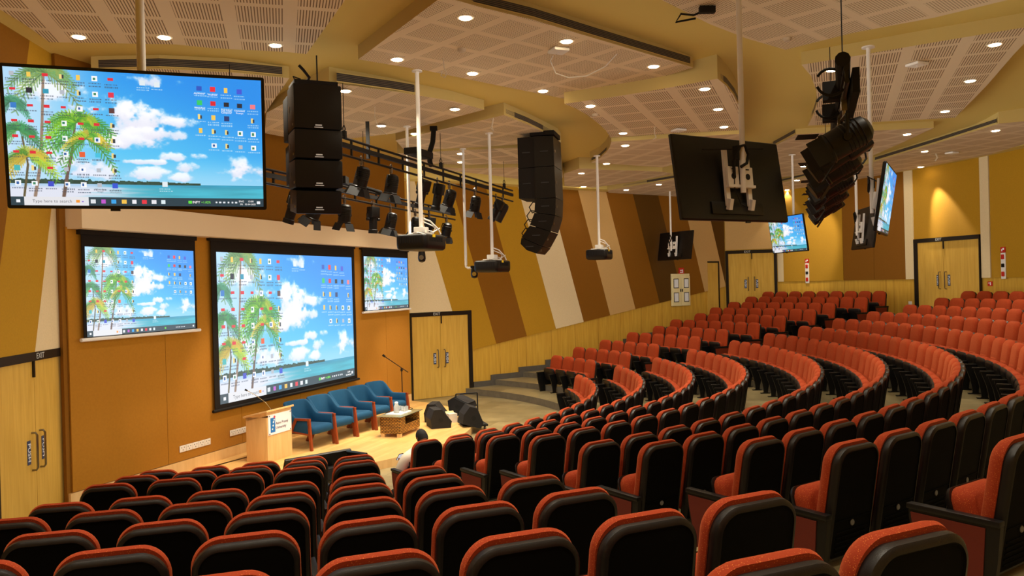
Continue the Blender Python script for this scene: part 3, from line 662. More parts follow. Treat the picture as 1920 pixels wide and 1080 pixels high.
# ---------------------------------------------------------------- desktop picture shown on every screen
def paint():
    W, H = 416, 234
    rng = np.random.RandomState(3)
    uu, vv = np.meshgrid((np.arange(W) + .5)/W, 1 - (np.arange(H) + .5)/H)
    def fbm(sx, sy, o=5):
        r = np.zeros((H, W)); amp = 1; tot = 0
        for k in range(o):
            gx, gy = int(sx*2**k) + 2, int(sy*2**k) + 2; g = rng.rand(gy + 1, gx + 1)
            x = uu*(gx - 1); y = vv*(gy - 1); xi = x.astype(int); yi = y.astype(int); fx = x - xi; fy = y - yi; fx = fx*fx*(3 - 2*fx); fy = fy*fy*(3 - 2*fy)
            r += amp*((g[yi, xi]*(1 - fx) + g[yi, xi + 1]*fx)*(1 - fy) + (g[yi + 1, xi]*(1 - fx) + g[yi + 1, xi + 1]*fx)*fy); tot += amp; amp *= .55
        return r/tot
    def mix(a, b, t): return a*(1 - t[..., None]) + np.array(b, float)*t[..., None]
    def ss(x, a, b): t = np.clip((x - a)/(b - a), 0, 1); return t*t*(3 - 2*t)
    img = np.zeros((H, W, 3)) + np.array([84, 196, 244.])
    img = mix(img, (16, 140, 234), ss(vv*.75 + uu*.5, .45, 1.15))
    img = mix(img, (214, 230, 248), ss(-uu, -.45, -.05)*.75)
    img = mix(img, (190, 225, 246), ss(-vv, -.42, -.15)*.6)
    n1 = fbm(10, 7, 6)
    for cu, cv, ru, rv in [(.46, .62, .15, .17), (.40, .70, .10, .10), (.56, .66, .13, .10), (.66, .64, .09, .05), (.44, .50, .10, .08), (.60, .56, .10, .05), (.55, .97, .08, .09), (.66, .95, .04, .03),
                           (.63, .38, .06, .035), (.73, .39, .04, .03), (.70, .31, .06, .04), (.90, .33, .12, .07), (.85, .27, .10, .05), (.97, .30, .08, .06), (.52, .25, .08, .05), (.70, .22, .10, .035), (.92, .21, .08, .03), (.50, .34, .12, .02), (.12, .35, .25, .25), (.16, .75, .14, .2)]:
        d = 1 - ((uu - cu)/ru)**2 - ((vv - cv)/rv)**2
        m = ss(d*.8 + (n1 - .5)*5.2, .1, 1.0)*.9
        shade = np.clip((vv - cv)/rv*.5 + .65 + (n1 - .5), 0, 1)[..., None]
        c = np.array([214, 212, 238])*(1 - shade) + np.array([252, 252, 255])*shade
        img = img*(1 - m[..., None]) + c*m[..., None]
    hor = .165; n2 = fbm(6, 60, 4)
    sea = np.array([70, 196, 220.])*(.9 + .25*(n2[..., None] - .5)) ; t = ss(uu + (n2 - .5)*.3, .25, .55)
    low = sea*t[..., None] + np.array([222, 226, 240.])*(1 - t[..., None]); low = low*(1 - ss(vv, .12, hor)[..., None]*.25*np.array([1, .4, .1]))
    img = np.where((vv < hor)[..., None], low, img)
    n3 = fbm(90, 2, 3); top = hor + .012 + .022*n3*np.clip((.74 - uu)*6, 0, 1) + .008*(uu < .3)
    img = np.where(((vv > hor - .004) & (vv < top) & (uu < .735))[..., None], np.array([34, 66, 52.])*(.7 + .7*n3[..., None]), img)
    def stroke(pts, w0, w1, c, alpha=1):
        pts = np.array(pts, float); n = len(pts) - 1
        for i in range(n):
            p, q = pts[i]*[W, H], pts[i + 1]*[W, H]; w = w0 + (w1 - w0)*i/max(n, 1)
            x0, x1 = int(max(min(p[0], q[0]) - w - 1, 0)), int(min(max(p[0], q[0]) + w + 2, W)); y0, y1 = int(max(H - max(p[1], q[1]) - w - 1, 0)), int(min(H - min(p[1], q[1]) + w + 2, H))
            if x1 <= x0 or y1 <= y0: continue
            X, Y = np.meshgrid(np.arange(x0, x1) + .5, H - (np.arange(y0, y1) + .5)); d = q - p; L = max(d @ d, 1e-6)
            t = np.clip(((X - p[0])*d[0] + (Y - p[1])*d[1])/L, 0, 1); dist = np.hypot(X - p[0] - t*d[0], Y - p[1] - t*d[1])
            m = np.clip(w - dist + .5, 0, 1)[..., None]*alpha; img[y0:y1, x0:x1] = img[y0:y1, x0:x1]*(1 - m) + np.array(c, float)*m
    def palm(cu, cv, r, cols, nf=13, seed=0):
        q = np.random.RandomState(seed)
        for k in range(nf):
            a = -.5 + (PI + 1.0)*k/(nf - 1) + q.rand()*.25; L = r*(.8 + .45*q.rand()); dx, dy = math.cos(a)*L, math.sin(a)*L
            P = [(cu + dx*t, cv + (dy*t*.9 - .75*L*t*t)*1.7) for t in np.linspace(0, 1, 12)]
            c = np.array(cols[q.randint(len(cols))])*(.8 + .3*q.rand())
            for i in range(1, 12):
                px, py = P[i]; l = L*.26*(1 - .8*abs(i/11 - .4)); ux, uy = P[i][0] - P[i - 1][0], P[i][1] - P[i - 1][1]; m_ = math.hypot(ux, uy/1.7) + 1e-6; ux /= m_; uy /= m_*1.7
                for s in (-1, 1):
                    stroke([(px, py), (px + l*(.6*ux - s*.7*uy), py + l*1.7*(.6*uy + s*.7*ux) - l*.45)], 1.0, .4, c, .8)
            stroke(P, .9, .4, c*.85)
    stroke([(.09, .07), (.115, .3), (.13, .6), (.145, .97)], 2.6, 1.9, (150, 124, 104)); stroke([(.196, .07), (.212, .22), (.235, .4), (.252, .62)], 2.8, 1.6, (110, 84, 70))
    stroke([(.05, .07), (.07, .3), (.055, .5)], 1.8, 1.2, (96, 84, 50))
    G = [(120, 196, 40), (160, 222, 50), (70, 160, 50), (200, 226, 60)]
    palm(.15, .97, .12, [(110, 160, 90), (150, 180, 90)], 11, 1); palm(.26, .62, .13, G, 17, 2); palm(.29, .50, .10, [(150, 210, 50), (230, 200, 60), (80, 160, 50)], 11, 5)
    palm(.04, .55, .09, [(60, 150, 90), (90, 170, 80)], 11, 3); palm(.07, .36, .10, [(170, 200, 50), (90, 150, 50), (220, 190, 60)], 13, 4); palm(.02, .75, .07, [(70, 150, 110)], 9, 6)
    def px_rect(u0, v0, u1, v1, c, al=1):
        x0, x1, y0, y1 = int(round(u0*W)), int(round(u1*W)), int(round((1 - v1)*H)), int(round((1 - v0)*H)); img[y0:y1, x0:x1] = img[y0:y1, x0:x1]*(1 - al) + np.array(c, float)*al
    def icon(u, v, kind):
        s = .0105; sv = s*1.78
        if kind == 'doc': px_rect(u - s, v - sv, u + s, v + sv, (246, 248, 250)); px_rect(u - s*.6, v - sv*.5, u + s*.3, v + sv*.5, (30, 90, 160))
        elif kind == 'xls': px_rect(u - s, v - sv, u + s, v + sv, (246, 248, 250)); px_rect(u - s*.6, v - sv*.5, u + s*.3, v + sv*.5, (40, 130, 90))
        elif kind == 'pdf': px_rect(u - s, v - sv*.3, u + s, v + sv*.7, (222, 30, 50))
        elif kind == 'fold': px_rect(u - s*.7, v - sv, u + s*.7, v + sv, (244, 200, 80))
        elif kind == 'mix': px_rect(u - s*.8, v - sv, u + s*.1, v + sv, (240, 214, 130)); px_rect(u, v - sv*.8, u + s*.7, v + sv*.6, (44, 50, 60))
        elif kind == 'gray': px_rect(u - s*.8, v - sv*.8, u + s*.8, v + sv*.8, (180, 186, 196))
        else: px_rect(u - s, v - sv, u + s, v + sv, kind)
        lc = (60, 70, 88) if u < .48 else (226, 236, 246)
        q = np.random.RandomState(int(u*991 + v*7919))
        for r in range(2 if q.rand() > .4 else 1):
            x = u - .022
            while x < u + .022:
                w = .002 + q.rand()*.006; px_rect(x, v - sv - .022 - r*.02, x + w, v - sv - .013 - r*.02, lc, .6); x += w + .0025
    cols = [['gray', 'pdf', (40, 120, 200), 'pdf', 'pdf', 'pdf', (60, 180, 180), 'doc'], ['fold', (24, 24, 40), 'pdf', 'pdf', 'pdf', 'pdf', 'mix', 'xls'], ['pdf', (30, 150, 180), 'pdf', 'pdf', 'pdf', 'pdf', 'pdf', (50, 70, 200)],
            ['mix', 'gray', 'pdf', 'xls', 'xls', 'doc', 'gray', 'doc'], ['fold', 'mix', 'doc', 'pdf', 'pdf', (230, 90, 40), 'doc', 'doc'], ['xls', 'xls', 'pdf', 'pdf', 'doc', (60, 190, 220), 'gray', 'gray'], ['pdf', (226, 40, 70), (90, 50, 50), 'mix', 'mix', 'mix', 'mix', (40, 80, 210)]]
    for i, c in enumerate(cols):
        for j, k in enumerate(c): icon(.03 + i*.0605, .955 - j*.113 - i*.002, k)
    icon(.515, .935, (225, 235, 240)); icon(.573, .925, (225, 235, 240)); icon(.59, .17, (225, 235, 240))
    rc = [[(30, 80, 190), (240, 30, 50), 'fold', (60, 80, 210)], [(40, 200, 100), (220, 20, 40), (20, 20, 30), (20, 30, 50), (240, 120, 130)], ['mix', 'fold', (20, 50, 110), None, 'mix'], ['fold', 'mix', 'mix', 'xls', 'xls'], [None, 'doc', 'mix', 'gray', 'xls']]
    for j, c in enumerate(rc):
        for i, k in enumerate(c):
            if k: icon(.742 + i*.055, .915 - j*.108 - i*.004, k)
    px_rect(0, 0, 1, .062, (14, 52, 66)); px_rect(.048, 0, .288, .062, (226, 226, 230)); px_rect(.02, .022, .034, .044, (240, 244, 250)); px_rect(.24, .022, .256, .044, (240, 150, 40)); px_rect(.262, .026, .27, .036, (150, 120, 210))
    for u, c in ((.305, (220, 225, 230)), (.345, (190, 80, 200)), (.385, (40, 160, 230)), (.425, (240, 190, 70)), (.465, (236, 236, 240)), (.505, (230, 40, 60)), (.543, (230, 230, 235)), (.58, (220, 235, 240))): px_rect(u - .009, .016, u + .009, .048, c)
    for u in (.80, .815, .832, .85, .867, .882): px_rect(u - .004, .024, u + .004, .04, (225, 230, 235))
    px_rect(.682, .022, .696, .042, (90, 220, 60)); px_rect(.972, .02, .985, .044, (235, 240, 245))
    return np.clip(img, 0, 255), W, H
IMG, IW, IH = paint()
LIN = np.where(IMG/255 <= .04045, IMG/255/12.92, ((IMG/255 + .055)/1.055)**2.4)
def picture_mesh(name, w, h, strength, wash):
    """a lit display surface: x to the viewer's left is negative in the local frame that looks along +y"""
    me = bpy.data.meshes.new(name)
    xs = (.5 - np.arange(IW + 1)/IW)*w; zs = (.5 - np.arange(IH + 1)/IH)*h
    X, Z = np.meshgrid(xs, zs); V = np.stack([X.ravel(), np.zeros(X.size), Z.ravel()], 1)
    i = np.arange(IH)[:, None]*(IW + 1) + np.arange(IW)[None]; Fq = np.stack([i, i + IW + 1, i + IW + 2, i + 1], -1).reshape(-1, 4)
    me.vertices.add(len(V)); me.vertices.foreach_set('co', V.ravel()); me.loops.add(Fq.size); me.loops.foreach_set('vertex_index', Fq.ravel().astype(np.int32))
    me.polygons.add(len(Fq)); me.polygons.foreach_set('loop_start', (np.arange(len(Fq))*4).astype(np.int32)); me.update(calc_edges=True)
    at = me.color_attributes.new('pixels', 'FLOAT_COLOR', 'CORNER'); c = np.concatenate([LIN.reshape(-1, 3), np.ones((len(Fq), 1))], 1); at.data.foreach_set('color', np.repeat(c, 4, axis=0).ravel().astype(np.float32))
    m = bpy.data.materials.new(name); m.use_nodes = True; nt = m.node_tree; b = nt.nodes['Principled BSDF']; b.inputs['Base Color'].default_value = (.02, .02, .02, 1); b.inputs['Roughness'].default_value = .35
    a = nt.nodes.new('ShaderNodeAttribute'); a.attribute_name = 'pixels'; nt.links.new(mixc(nt, wash, a.outputs['Color'], (.8, .94, 1, 1)), b.inputs['Emission Color']); b.inputs['Emission Strength'].default_value = strength
    try: m.cycles.emission_sampling = 'NONE'
    except Exception: pass
    me.materials.append(m); return me
ES = .5
TVP = picture_mesh('television_picture', 1.615, .905, ES, .02)
PRJ = picture_mesh('projected_picture', 1.0, 1.0, ES*1.12, .1)
SCT = mat('screen_letters_white', (240, 244, 250), .6, emit=(240, 244, 250), es=ES); SCG = mat('screen_letters_grey', (90, 96, 104), .6, emit=(90, 96, 104), es=ES); SCN = mat('screen_letters_green', (120, 230, 80), .6, emit=(120, 230, 80), es=ES)
def screen_texts(parent, w, h, full=True):
    def T(body, u, v, size, m, al='CENTER'): return text_obj('screen_lettering', body, size*h, m, parent, ((.5 - u)*w, .0012, (v - .5)*h), (PI/2, 0, PI), al, 0)
    T('Type here to search', .078, .031, .032, SCG, 'LEFT'); T('INFY', .715, .031, .027, SCT); T('+1.02%', .755, .031, .024, SCN)
    T('ENG', .905, .041, .02, SCT); T('IN', .905, .018, .02, SCT); T('13:00', .945, .041, .02, SCT); T('02-04-2025', .943, .018, .018, SCT)
    if full:
        for b_, u, v in (('Recycle Bin', .03, .905), ('Google\nChrome', .272, .34), ('WhatsApp\nImage', .335, .115), ('Zoom\nWorkplace', .395, .11)): T(b_, u, v, .018, SCG)
        for b_, u, v in (('AnyViewer', .742, .875), ('AnyDesk', .797, .87), ('WhatsApp', .742, .765), ('Command\nPrompt', .907, .745), ('Cue Visual\nComposer', .852, .745)): T(b_, u, v, .018, SCT)
TVB = {}
def tv_meshes():
    w, h = 1.66, .95
    b = MB(); prof = lambda s, y: [Vector((x, y, z)) for x, z in rrect(w - 2*s, h - 2*s, .015, 3)]
    b.rings([prof(0, -.004), prof(.0, .0), prof(.0, -.03), prof(.012, -.045), prof(.18, -.055)], cap0=False); 
    b2 = MB(); r0 = prof(0, 0); r1 = [Vector((x, .002, z)) for x, z in rrect(1.617, .907, .003, 3)]; b2.rings([r0, r1], cap0=False, cap1=False)
    b.add(b2.v, b2.f); b.box((.0, -.058, -.34), (.8, .03, .14), bev=.01); b.box((.18, -.02, -.48), (.06, .03, .02))
    TVB['case'] = b.mesh('case', BLACK, 30)
    b = MB()
    for s in (-1, 1):
        b.box((s*.17, -.115, -.0), (.06, .03, .62)); b.box((s*.11, -.15, 0), (.17, .04, .24), bev=.01)
        b.mi = 1; b.cyl((s*.11, -.168, .01), (s*.11, -.174, .01), .035, n=14); b.box((s*.11, -.172, .09), (.05, .004, .012)); b.box((s*.11, -.172, -.09), (.05, .004, .012)); b.mi = 0
        b.box((s*.17, -.14, -.3), (.05, .05, .12), RX(.3))
    b.box((0, -.16, -.10), (.42, .05, .03))
    TVB['bracket'] = b.mesh('bracket', [WHITEM, RUB], 30)
tv_meshes()
def tv(label, c, a, tilt=9, zt=6.4, texts=False, cable=True):
    n = azv(a); t = thing('hanging_television', label, 'television', c, facing(a), 'televisions hanging from the ceiling')
    case = link('case', TVB['case'], t); case.rotation_euler = (-math.radians(tilt), 0, 0)
    s = link('screen', TVP, case); s.location = (0, .003, 0)
    if texts: screen_texts(s, 1.615, .905)
    br = link('bracket', TVB['bracket'], t); br.rotation_euler = (-math.radians(tilt*.5), 0, 0)
    b = MB(); b.cyl((0, -.2, -.16), (0, -.2, zt - c[2]), .03, n=16); b.cyl((0, -.2, .12), (0, -.2, .2), .036, n=16); b.cyl((0, -.2, zt - c[2] - .02), (0, -.2, zt - c[2]), .09, n=20); b.obj('pole', WHITEM, t)
    b = MB(); pts = [(-.1, -.17, .02), (-.14, -.2, .18), (-.08, -.24, .34), (0, -.235, .36), (.06, -.23, .26), (.02, -.24, .16), (-.05, -.22, .12)]
    b.tube(pts, .018, 8); b.tube([(-.1, -.17, .01), (-.12, -.19, -.12), (-.02, -.18, -.28), (.15, -.1, -.3)], .006, 6); b.box((-.1, -.2, .28), (.03, .07, .14)); b.tube([(.3, -.22, .34), (-.5, -.1, .3)], .008, 6); b.obj('cable', RUB, t)
    return t
tv('large lit television facing the camera over the stage side, palm beach desktop', (-2.555, 5.57, 4.265), 160.8, 8, 6.69, True)
tv('large television seen from its black back, white bracket, over the middle seats', (2.475, 9.0, 4.30), -31, 9, 6.69)
tv('small far television seen from its back, before the striped wall', (5.5, 26.7, 4.33), 60.8, 9, 6.2)
tv('lit television before the rear wall, partly behind the big black back', (7.15, 20.7, 4.30), 258, 8, 6.36)
tv('television seen almost edge-on, glossy screen, beside the row of stage lights', (5.42, 11.5, 4.25), 120, 9, 6.5)
tv('dark edge-on television back just behind the glossy edge-on one', (8.0, 18.0, 4.25), 98, 9, 6.4)
# ---------------------------------------------------------------- projection screens on the stage wall
def pscreen(label, t0, t1, z0, z1, zt, side, bot, texts, barm, out=.10):
    tm = (t0 + t1)/2; c = sw(tm, out, (z0 + z1)/2); a = math.degrees(math.atan2(SN.x, SN.y)); w, h = t1 - t0, z1 - z0
    t = thing('projection_screen', label, 'projection screen', c, facing(a), 'projection screens on the stage wall')
    b = MB(); b.box((0, -.01, (zt - z1)/2 + h/2), (w + 2*side, .012, zt - z1)); b.box((0, -.01, -h/2 - bot/2), (w + 2*side, .012, bot))
    for s in (-1, 1): b.box((s*(w/2 + side/2), -.01, 0), (side, .012, h))
    b.box((0, -.012, 0), (w + .02, .008, h + .02)); b.obj('black_border', MATTE, t, 0)
    s = link('picture', PRJ, t); s.scale = (w, 1, h); s.location = (0, .0, 0)
    q = bpy.data.objects.new('screen_lettering', None)
    if texts:
        def T(body, u, v, size, m, al='CENTER'): return text_obj('screen_lettering', body, size*h, m, t, ((.5 - u)*w, .003, (v - .5)*h), (PI/2, 0, PI), al, 0)
        T('Type here to search', .075, .031, .034, SCG, 'LEFT'); T('INFY', .715, .031, .026, SCT); T('+1.02%', .757, .031, .024, SCN); T('13:00', .945, .041, .02, SCT); T('02-04-2025', .943, .018, .018, SCT)
        for b_, u, v in (('Recycle Bin', .03, .905), ('Google\nChrome', .272, .34), ('Zoom\nWorkplace', .395, .11)): T(b_, u, v, .018, SCG)
    b = MB(); b.cyl((-w/2 - side - .06, 0, -h/2 - bot), (w/2 + side + .06, 0, -h/2 - bot), .028, n=12); b.obj('bottom_bar', barm, t)
    b = MB(); b.box((0, -.03, zt - (z0 + z1)/2 + .03), (w + 2*side + .06, .09, .1)); b.obj('roller_case', MATTE, t, 0)
pscreen('smaller projection screen nearest the near door, white bottom bar', .31, 2.53, 2.58, 3.92, 4.12, .05, .04, False, WHITEM)
pscreen('largest projection screen, in the middle of the stage wall', 3.10, 7.64, 1.16, 3.92, 4.14, .13, .10, True, MATTE)
pscreen('smaller projection screen next to the far exit door', 8.19, 10.40, 2.65, 3.96, 4.14, .05, .04, False, WHITEM)
# ---------------------------------------------------------------- projectors and cameras on poles
def projector(label, top, zt, zb, a, w=.72):
    P = onz(top[0], top[1], zt); t = thing('ceiling_projector', label, 'projector', (P.x, P.y, zb), facing(a), 'projectors hanging on poles')
    b = MB(); r = lambda s, z: [Vector((x, y, z)) for x, y in rrect(w - 2*s, .52 - 2*s, .07, 5)]
    b.rings([r(.03, -.05), r(.005, -.02), r(0, .03), r(0, .15), r(.01, .175), r(.04, .185)]); bd = b.obj('body', BLACK, t, 50)
    b = MB(); b.lathe([(.07, 0), (.07, .03), (.055, .04), (.05, .02)], (.12, .255, .09), M=RX(-PI/2)); b.obj('lens', CHROME, bd)
    b = MB()
    for i in range(9): b.box((-w/2 - .002, -.16 + .04*i, .1), (.006, .012, .09))
    for i in range(10): b.box((-.22 + .045*i, -.262, .11), (.012, .006, .07))
    b.obj('vent', MATTE, bd, 0)
    b = MB(); b.box((-.1, -.264, .16), (.09, .004, .045)); b.obj('yellow_sticker', mat('yellow_sticker', (235, 196, 40), .5), bd, 0)
    b = MB(); b.box((0, 0, .26), (.2, .16, .09), bev=.01); b.box((0, 0, .21), (.42, .05, .02)); b.box((0, 0, .21), (.05, .4, .02))
    for s in (-1, 1):
        for q in (-1, 1): b.cyl((s*.19, q*.17, .18), (s*.13, q*.0, .22), .01)
    b.obj('mount', WHITEM, t)
    b = MB(); b.cyl((0, 0, .28), (0, 0, zt - zb), .032, n=16); b.cyl((0, 0, zt - zb - .02), (0, 0, zt - zb), .08, n=20); b.obj('pole', WHITEM, t)
    b = MB(); b.tube([(.03, .0, .45), (.12, -.1, .40), (.22, -.18, .28), (.26, -.2, .2)], .012, 6); b.tube([(.03, 0, .40), (.1, -.14, .33), (.24, -.12, .3), (.3, -.05, .2)], .009, 6); b.tube([(.08, .05, .3), (.2, -.1, .24), (.28, -.18, .3), (.2, -.05, .2)], .008, 6); b.obj('cable', WHITEM, t)
projector('nearest black ceiling projector, by the far edge of the largest screen', (782, 133), 6.5, 3.80, 291)
projector('black ceiling projector in the middle, beside the bent camera pole', (917, 250), 6.27, 3.50, 291, .76)
projector('farthest black ceiling projector, before the striped wall', (1119, 292), 6.22, 3.78, 291, .66)
def ptz(label, top, zt, zb, arm, cz):
    P = onz(top[0], top[1], zt); t = thing('ceiling_camera', label, 'camera', (P.x, P.y, zb), 0, 'remote cameras on poles')
    b = MB(); b.cyl((0, 0, 0), (0, 0, zt - zb), .028, n=14); b.tube([(0, 0, .02), (0, 0, -.03), (.04, 0, -.06), (arm, 0, -.06)], .026, 10); b.cyl((0, 0, zt - zb - .02), (0, 0, zt - zb), .07); b.obj('pole', WHITEM, t)
    b = MB(); b.box((arm, 0, cz + .12), (.15, .13, .05), bev=.01); b.lathe([(.02, -.12), (.06, -.1), (.075, -.05), (.07, .03), (.06, .1)], (arm, 0, cz)); hd = b.obj('camera_head', BLACK, t)
    b = MB(); b.lathe([(.045, 0), (.045, .03), (.035, .03)], (arm, -.06, cz - .03), M=RX(PI/2)); b.obj('lens', CHROME, hd)
ptz('small remote camera hanging under the nearest projector', (763, 237), 6.27, 3.98, .22, -.2)
ptz('small remote camera on a bent white pole beside the middle projector', (868, 279), 6.05, 3.62, .17, -.16)
# ---------------------------------------------------------------- lighting trusses
def truss(label, p0, p1, zs=(5.09, 5.0, 4.87)):
    p0 = Vector(p0); p1 = Vector(p1); d = (p1 - p0); L = d.length; d.normalize()
    t = thing('lighting_truss', label, 'lighting truss', (p0.x, p0.y, zs[1]), facing(math.degrees(math.atan2(d.x, d.y))), 'black ladder trusses')
    z0 = zs[1]
    b = MB(); b.cyl((0, 0, zs[0] - z0), (0, L, zs[0] - z0), .022, n=8); b.cyl((0, 0, zs[2] - z0), (0, L, zs[2] - z0), .022, n=8); b.obj('rail', BLACK, t)
    b = MB(); b.box((0, L/2, 0), (.05, L, .07)); b.obj('cable_duct', MATTE, t, 0)
    k = 0
    while k*.9 < L: b = MB(); b.box((0, min(k*.9 + .02, L), (zs[0] + zs[2])/2 - z0), (.03, .03, zs[0] - zs[2])); b.obj('rung', BLACK, t, 0); k += 1
    for u in (.08, .5, .93): b = MB(); b.cyl((0, L*u, zs[0] - z0), (0, L*u, 6.5 - z0), .006, n=6); b.box((0, L*u, zs[0] - z0 + .05), (.06, .06, .12)); b.tube([(0, L*u, .2), (.03, L*u, .25), (0, L*u, .32), (-.03, L*u, .26), (0, L*u, .2)], .008); b.obj('suspension_wire', MATTE, t)
    return t, p0, d, L
T1 = truss('nearer black ladder truss over the stage, hung with spotlights', (-2.80, 11.9, 0), (.075, 20.25, 0), (5.56, 5.45, 5.29))
T2 = truss('farther black ladder truss over the stage, behind the boxy speaker array', (-4.25, 10.9, 0), (-1.4, 20.3, 0))
q0 = onz(1586, 104, 5.09); T3 = truss('black truss over the middle seats, seen end-on beside the slotted ceiling panel', (q0.x, q0.y, 0), (q0.x + 10*math.sin(math.radians(20.5)), q0.y + 10*math.cos(math.radians(20.5)), 0))
FX = {}
def fixture_mesh():
    for kind in ('fresnel', 'profile', 'par'):
        b = MB(); b.box((0, 0, -.03), (.05, .04, .1)); b.tube([(0, 0, .0), (.03, 0, .04), (.0, 0, .075), (-.03, 0, .05)], .012); b.cyl((0, 0, -.06), (0, 0, -.13), .012); b.box((0, 0, -.06), (.07, .02, .02)); clamp = b.mesh('clamp', STEEL, 30)
        b = MB(); b.tube([(-.14, 0, -.30), (-.145, 0, -.2), (-.12, 0, -.13), (.12, 0, -.13), (.145, 0, -.2), (.14, 0, -.30)], .013, 6); b.cyl((-.15, 0, -.3), (-.1, 0, -.3), .03); b.cyl((.1, 0, -.3), (.15, 0, -.3), .03); yoke = b.mesh('yoke', BLACK, 30)
        b = MB()                                                 # body axis along +y, pivot at the origin
        if kind == 'fresnel': b.lathe([(.06, -.2), (.1, -.17), (.115, -.1), (.115, .12), (.125, .13), (.125, .15)], M=RX(-PI/2), n=16); 
        elif kind == 'profile': b.box((0, -.14, 0), (.2, .22, .2), bev=.03); b.lathe([(.085, -.04), (.08, .2), (.095, .21), (.095, .28)], M=RX(-PI/2), n=16)
        else: b.lathe([(.03, -.2), (.08, -.17), (.1, -.1), (.1, .26), (.112, .27)], M=RX(-PI/2), n=18)
        for i in range(5): b.lathe([(.118, -.12 + .03*i), (.122, -.118 + .03*i), (.118, -.112 + .03*i)], M=RX(-PI/2), n=12) if kind == 'fresnel' else None
        body = b.mesh('body', BLACK if kind != 'par' else mat('par_can_metal', (70, 68, 66), .35, metal=.8), 40)
        b = MB(); yl = {'fresnel': .13, 'profile': .27, 'par': .2}[kind]; b.lathe([(.09, yl - .02), (.07, yl), (.0, yl + .01)], M=RX(-PI/2), n=16); lens = b.mesh('lens', mat('stage_lens', (190, 180, 160), .15, spec=.8), 40)
        doors = []
        if kind == 'fresnel':
            for s, ax in ((1, 'x'), (-1, 'x'), (1, 'z'), (-1, 'z')):
                b = MB(); an = .5
                if ax == 'z': b.box((0, .15 + .07, s*(.125 + .035)), (.2, .15, .006), RX(s*an))
                else: b.box((s*(.125 + .035), .15 + .07, 0), (.006, .15, .2), RZ(-s*an))
                doors.append(b.mesh('barn_door', MATTE, 0))
        FX[kind] = (clamp, yoke, body, lens, doors)
fixture_mesh()
def fixture(label, p, a, tilt, kind, group, light=None):
    t = thing('stage_light', label, 'stage light', p, facing(a), group); cl, yk, bd, ln, dr = FX[kind]
    link('clamp', cl, t); link('yoke', yk, t); o = link('body', bd, t); o.location = (0, 0, -.3); o.rotation_euler = (-math.radians(tilt), 0, 0)
    link('lens', ln, o)
    if 'end-on' in label: t.scale = (1.25, 1.25, 1.25)
    for d in dr: link('barn_door', d, o)
    if light:
        dirv = Vector((math.sin(math.radians(a))*math.cos(math.radians(tilt)), math.cos(math.radians(a))*math.cos(math.radians(tilt)), -math.sin(math.radians(tilt))))
        q = Vector(p) + Vector((0, 0, -.3)) + dirv*.5
        spot(q, light, 48, .7, .08, q + dirv, (1, .80, .52))
def on_truss(T, px):
    _, p0, d, L = T; a, _ = ray(px, 340)
    s = (a*p0.y - p0.x)/(d.x - a*d.y); return p0 + d*s
_, p0_, d_, L_ = T3; b = MB(); b.tube([(-.03, .0, .06), (.0, .8, .05), (.02, 1.8, .02), (0, 3.0, .03), (.03, 4.5, .0)], .065, 10); b.box((.09, 1.2, -.06), (.06, 1.8, .22)); b.box((-.1, 1.0, -.0), (.16, .16, .18)); b.box((-.1, 2.0, -.02), (.14, .16, .18)); b.obj('cable_wrap', RUB, _)
k1 = [(678, 'fresnel', 72), (734, 'fresnel', 78), (791, 'profile', 70), (820, 'profile', 78), (842, 'fresnel', 68), (890, 'fresnel', 76), (929, 'profile', 60), (941, 'par', 58)]
for i, (px, k, tl) in enumerate(k1):
    p = on_truss(T1, px); fixture('black stage light on the nearer truss, %s along it from the boxy speaker array' % ORD[i], (p.x, p.y, 5.28), 285 + 10*(i % 3), tl, k, 'spotlights on the nearer truss', 150 if i in (0, 2, 4, 5, 7) else None)
k2 = [(548, 'profile', 70), (590, 'fresnel', 60), (645, 'fresnel', 80), (698, 'profile', 86), (731, 'fresnel', 76), (777, 'fresnel', 80), (803, 'profile', 80), (835, 'fresnel', 70)]
for i, (px, k, tl) in enumerate(k2):
    p = on_truss(T2, px); fixture('black stage light on the farther truss, %s along it from the near wall' % ORD[i], (p.x, p.y, 4.86), 280 + 12*(i % 4), tl, k, 'spotlights on the farther truss', 110 if i in (1, 4, 6) else None)
for i in range(10):
    _, p0, d, L = T3; p = p0 + d*(.75 + .95*i)
    fixture('black stage light on the end-on truss over the seats, %s from its near end' % ORD[i], (p.x, p.y, 4.86), 284 + 6*(i % 3), 28 + 6*(i % 2), 'fresnel' if i % 2 == 0 else 'profile', 'spotlights on the end-on truss', None)
# loose cabling and hardware on the trusses
b = MB(); p = on_truss(T1, 690); b.box((0, 0, 0), (.06, .03, .62)); o = b.obj('truss_post', MATTE); o.location = (p.x, p.y + .1, 5.66); tag(o, 'short black upright post on the nearer truss beside the boxy speakers', 'post')
p = on_truss(T1, 778); b = MB(); b.box((0, .2, .16), (.25, .75, .12)); o = b.obj('cable_tray', MATTE, None, 0); o.location = (p.x, p.y, 5.55); o.rotation_euler.z = facing(19); tag(o, 'black cable tray lying on top of the nearer truss', 'cable tray')
p = on_truss(T1, 806); b = MB(); b.tube([(0, .3, .1), (0, .1, .14), (.02, -.05, .3), (.08, -.02, .5), (.1, 0, .72)], .05, 8); b.box((.1, 0, .76), (.14, .1, .08)); o = b.obj('cable_bundle', RUB); o.location = (p.x, p.y, 5.5); tag(o, 'thick black curved cable bundle rising from the nearer truss to the ceiling', 'cable')
p = on_truss(T2, 670); b = MB(); b.tube([(-.5, 0, .12), (-.1, 0, .1), (.1, .4, .08), (.3, .9, .05), (.1, 1.6, .1)], .035, 8); b.box((-.3, -.2, .16), (.3, .3, .14)); o = b.obj('cable_bundle', RUB); o.location = (p.x, p.y, 5.08); tag(o, 'loose black cables lying along the farther truss', 'cable')
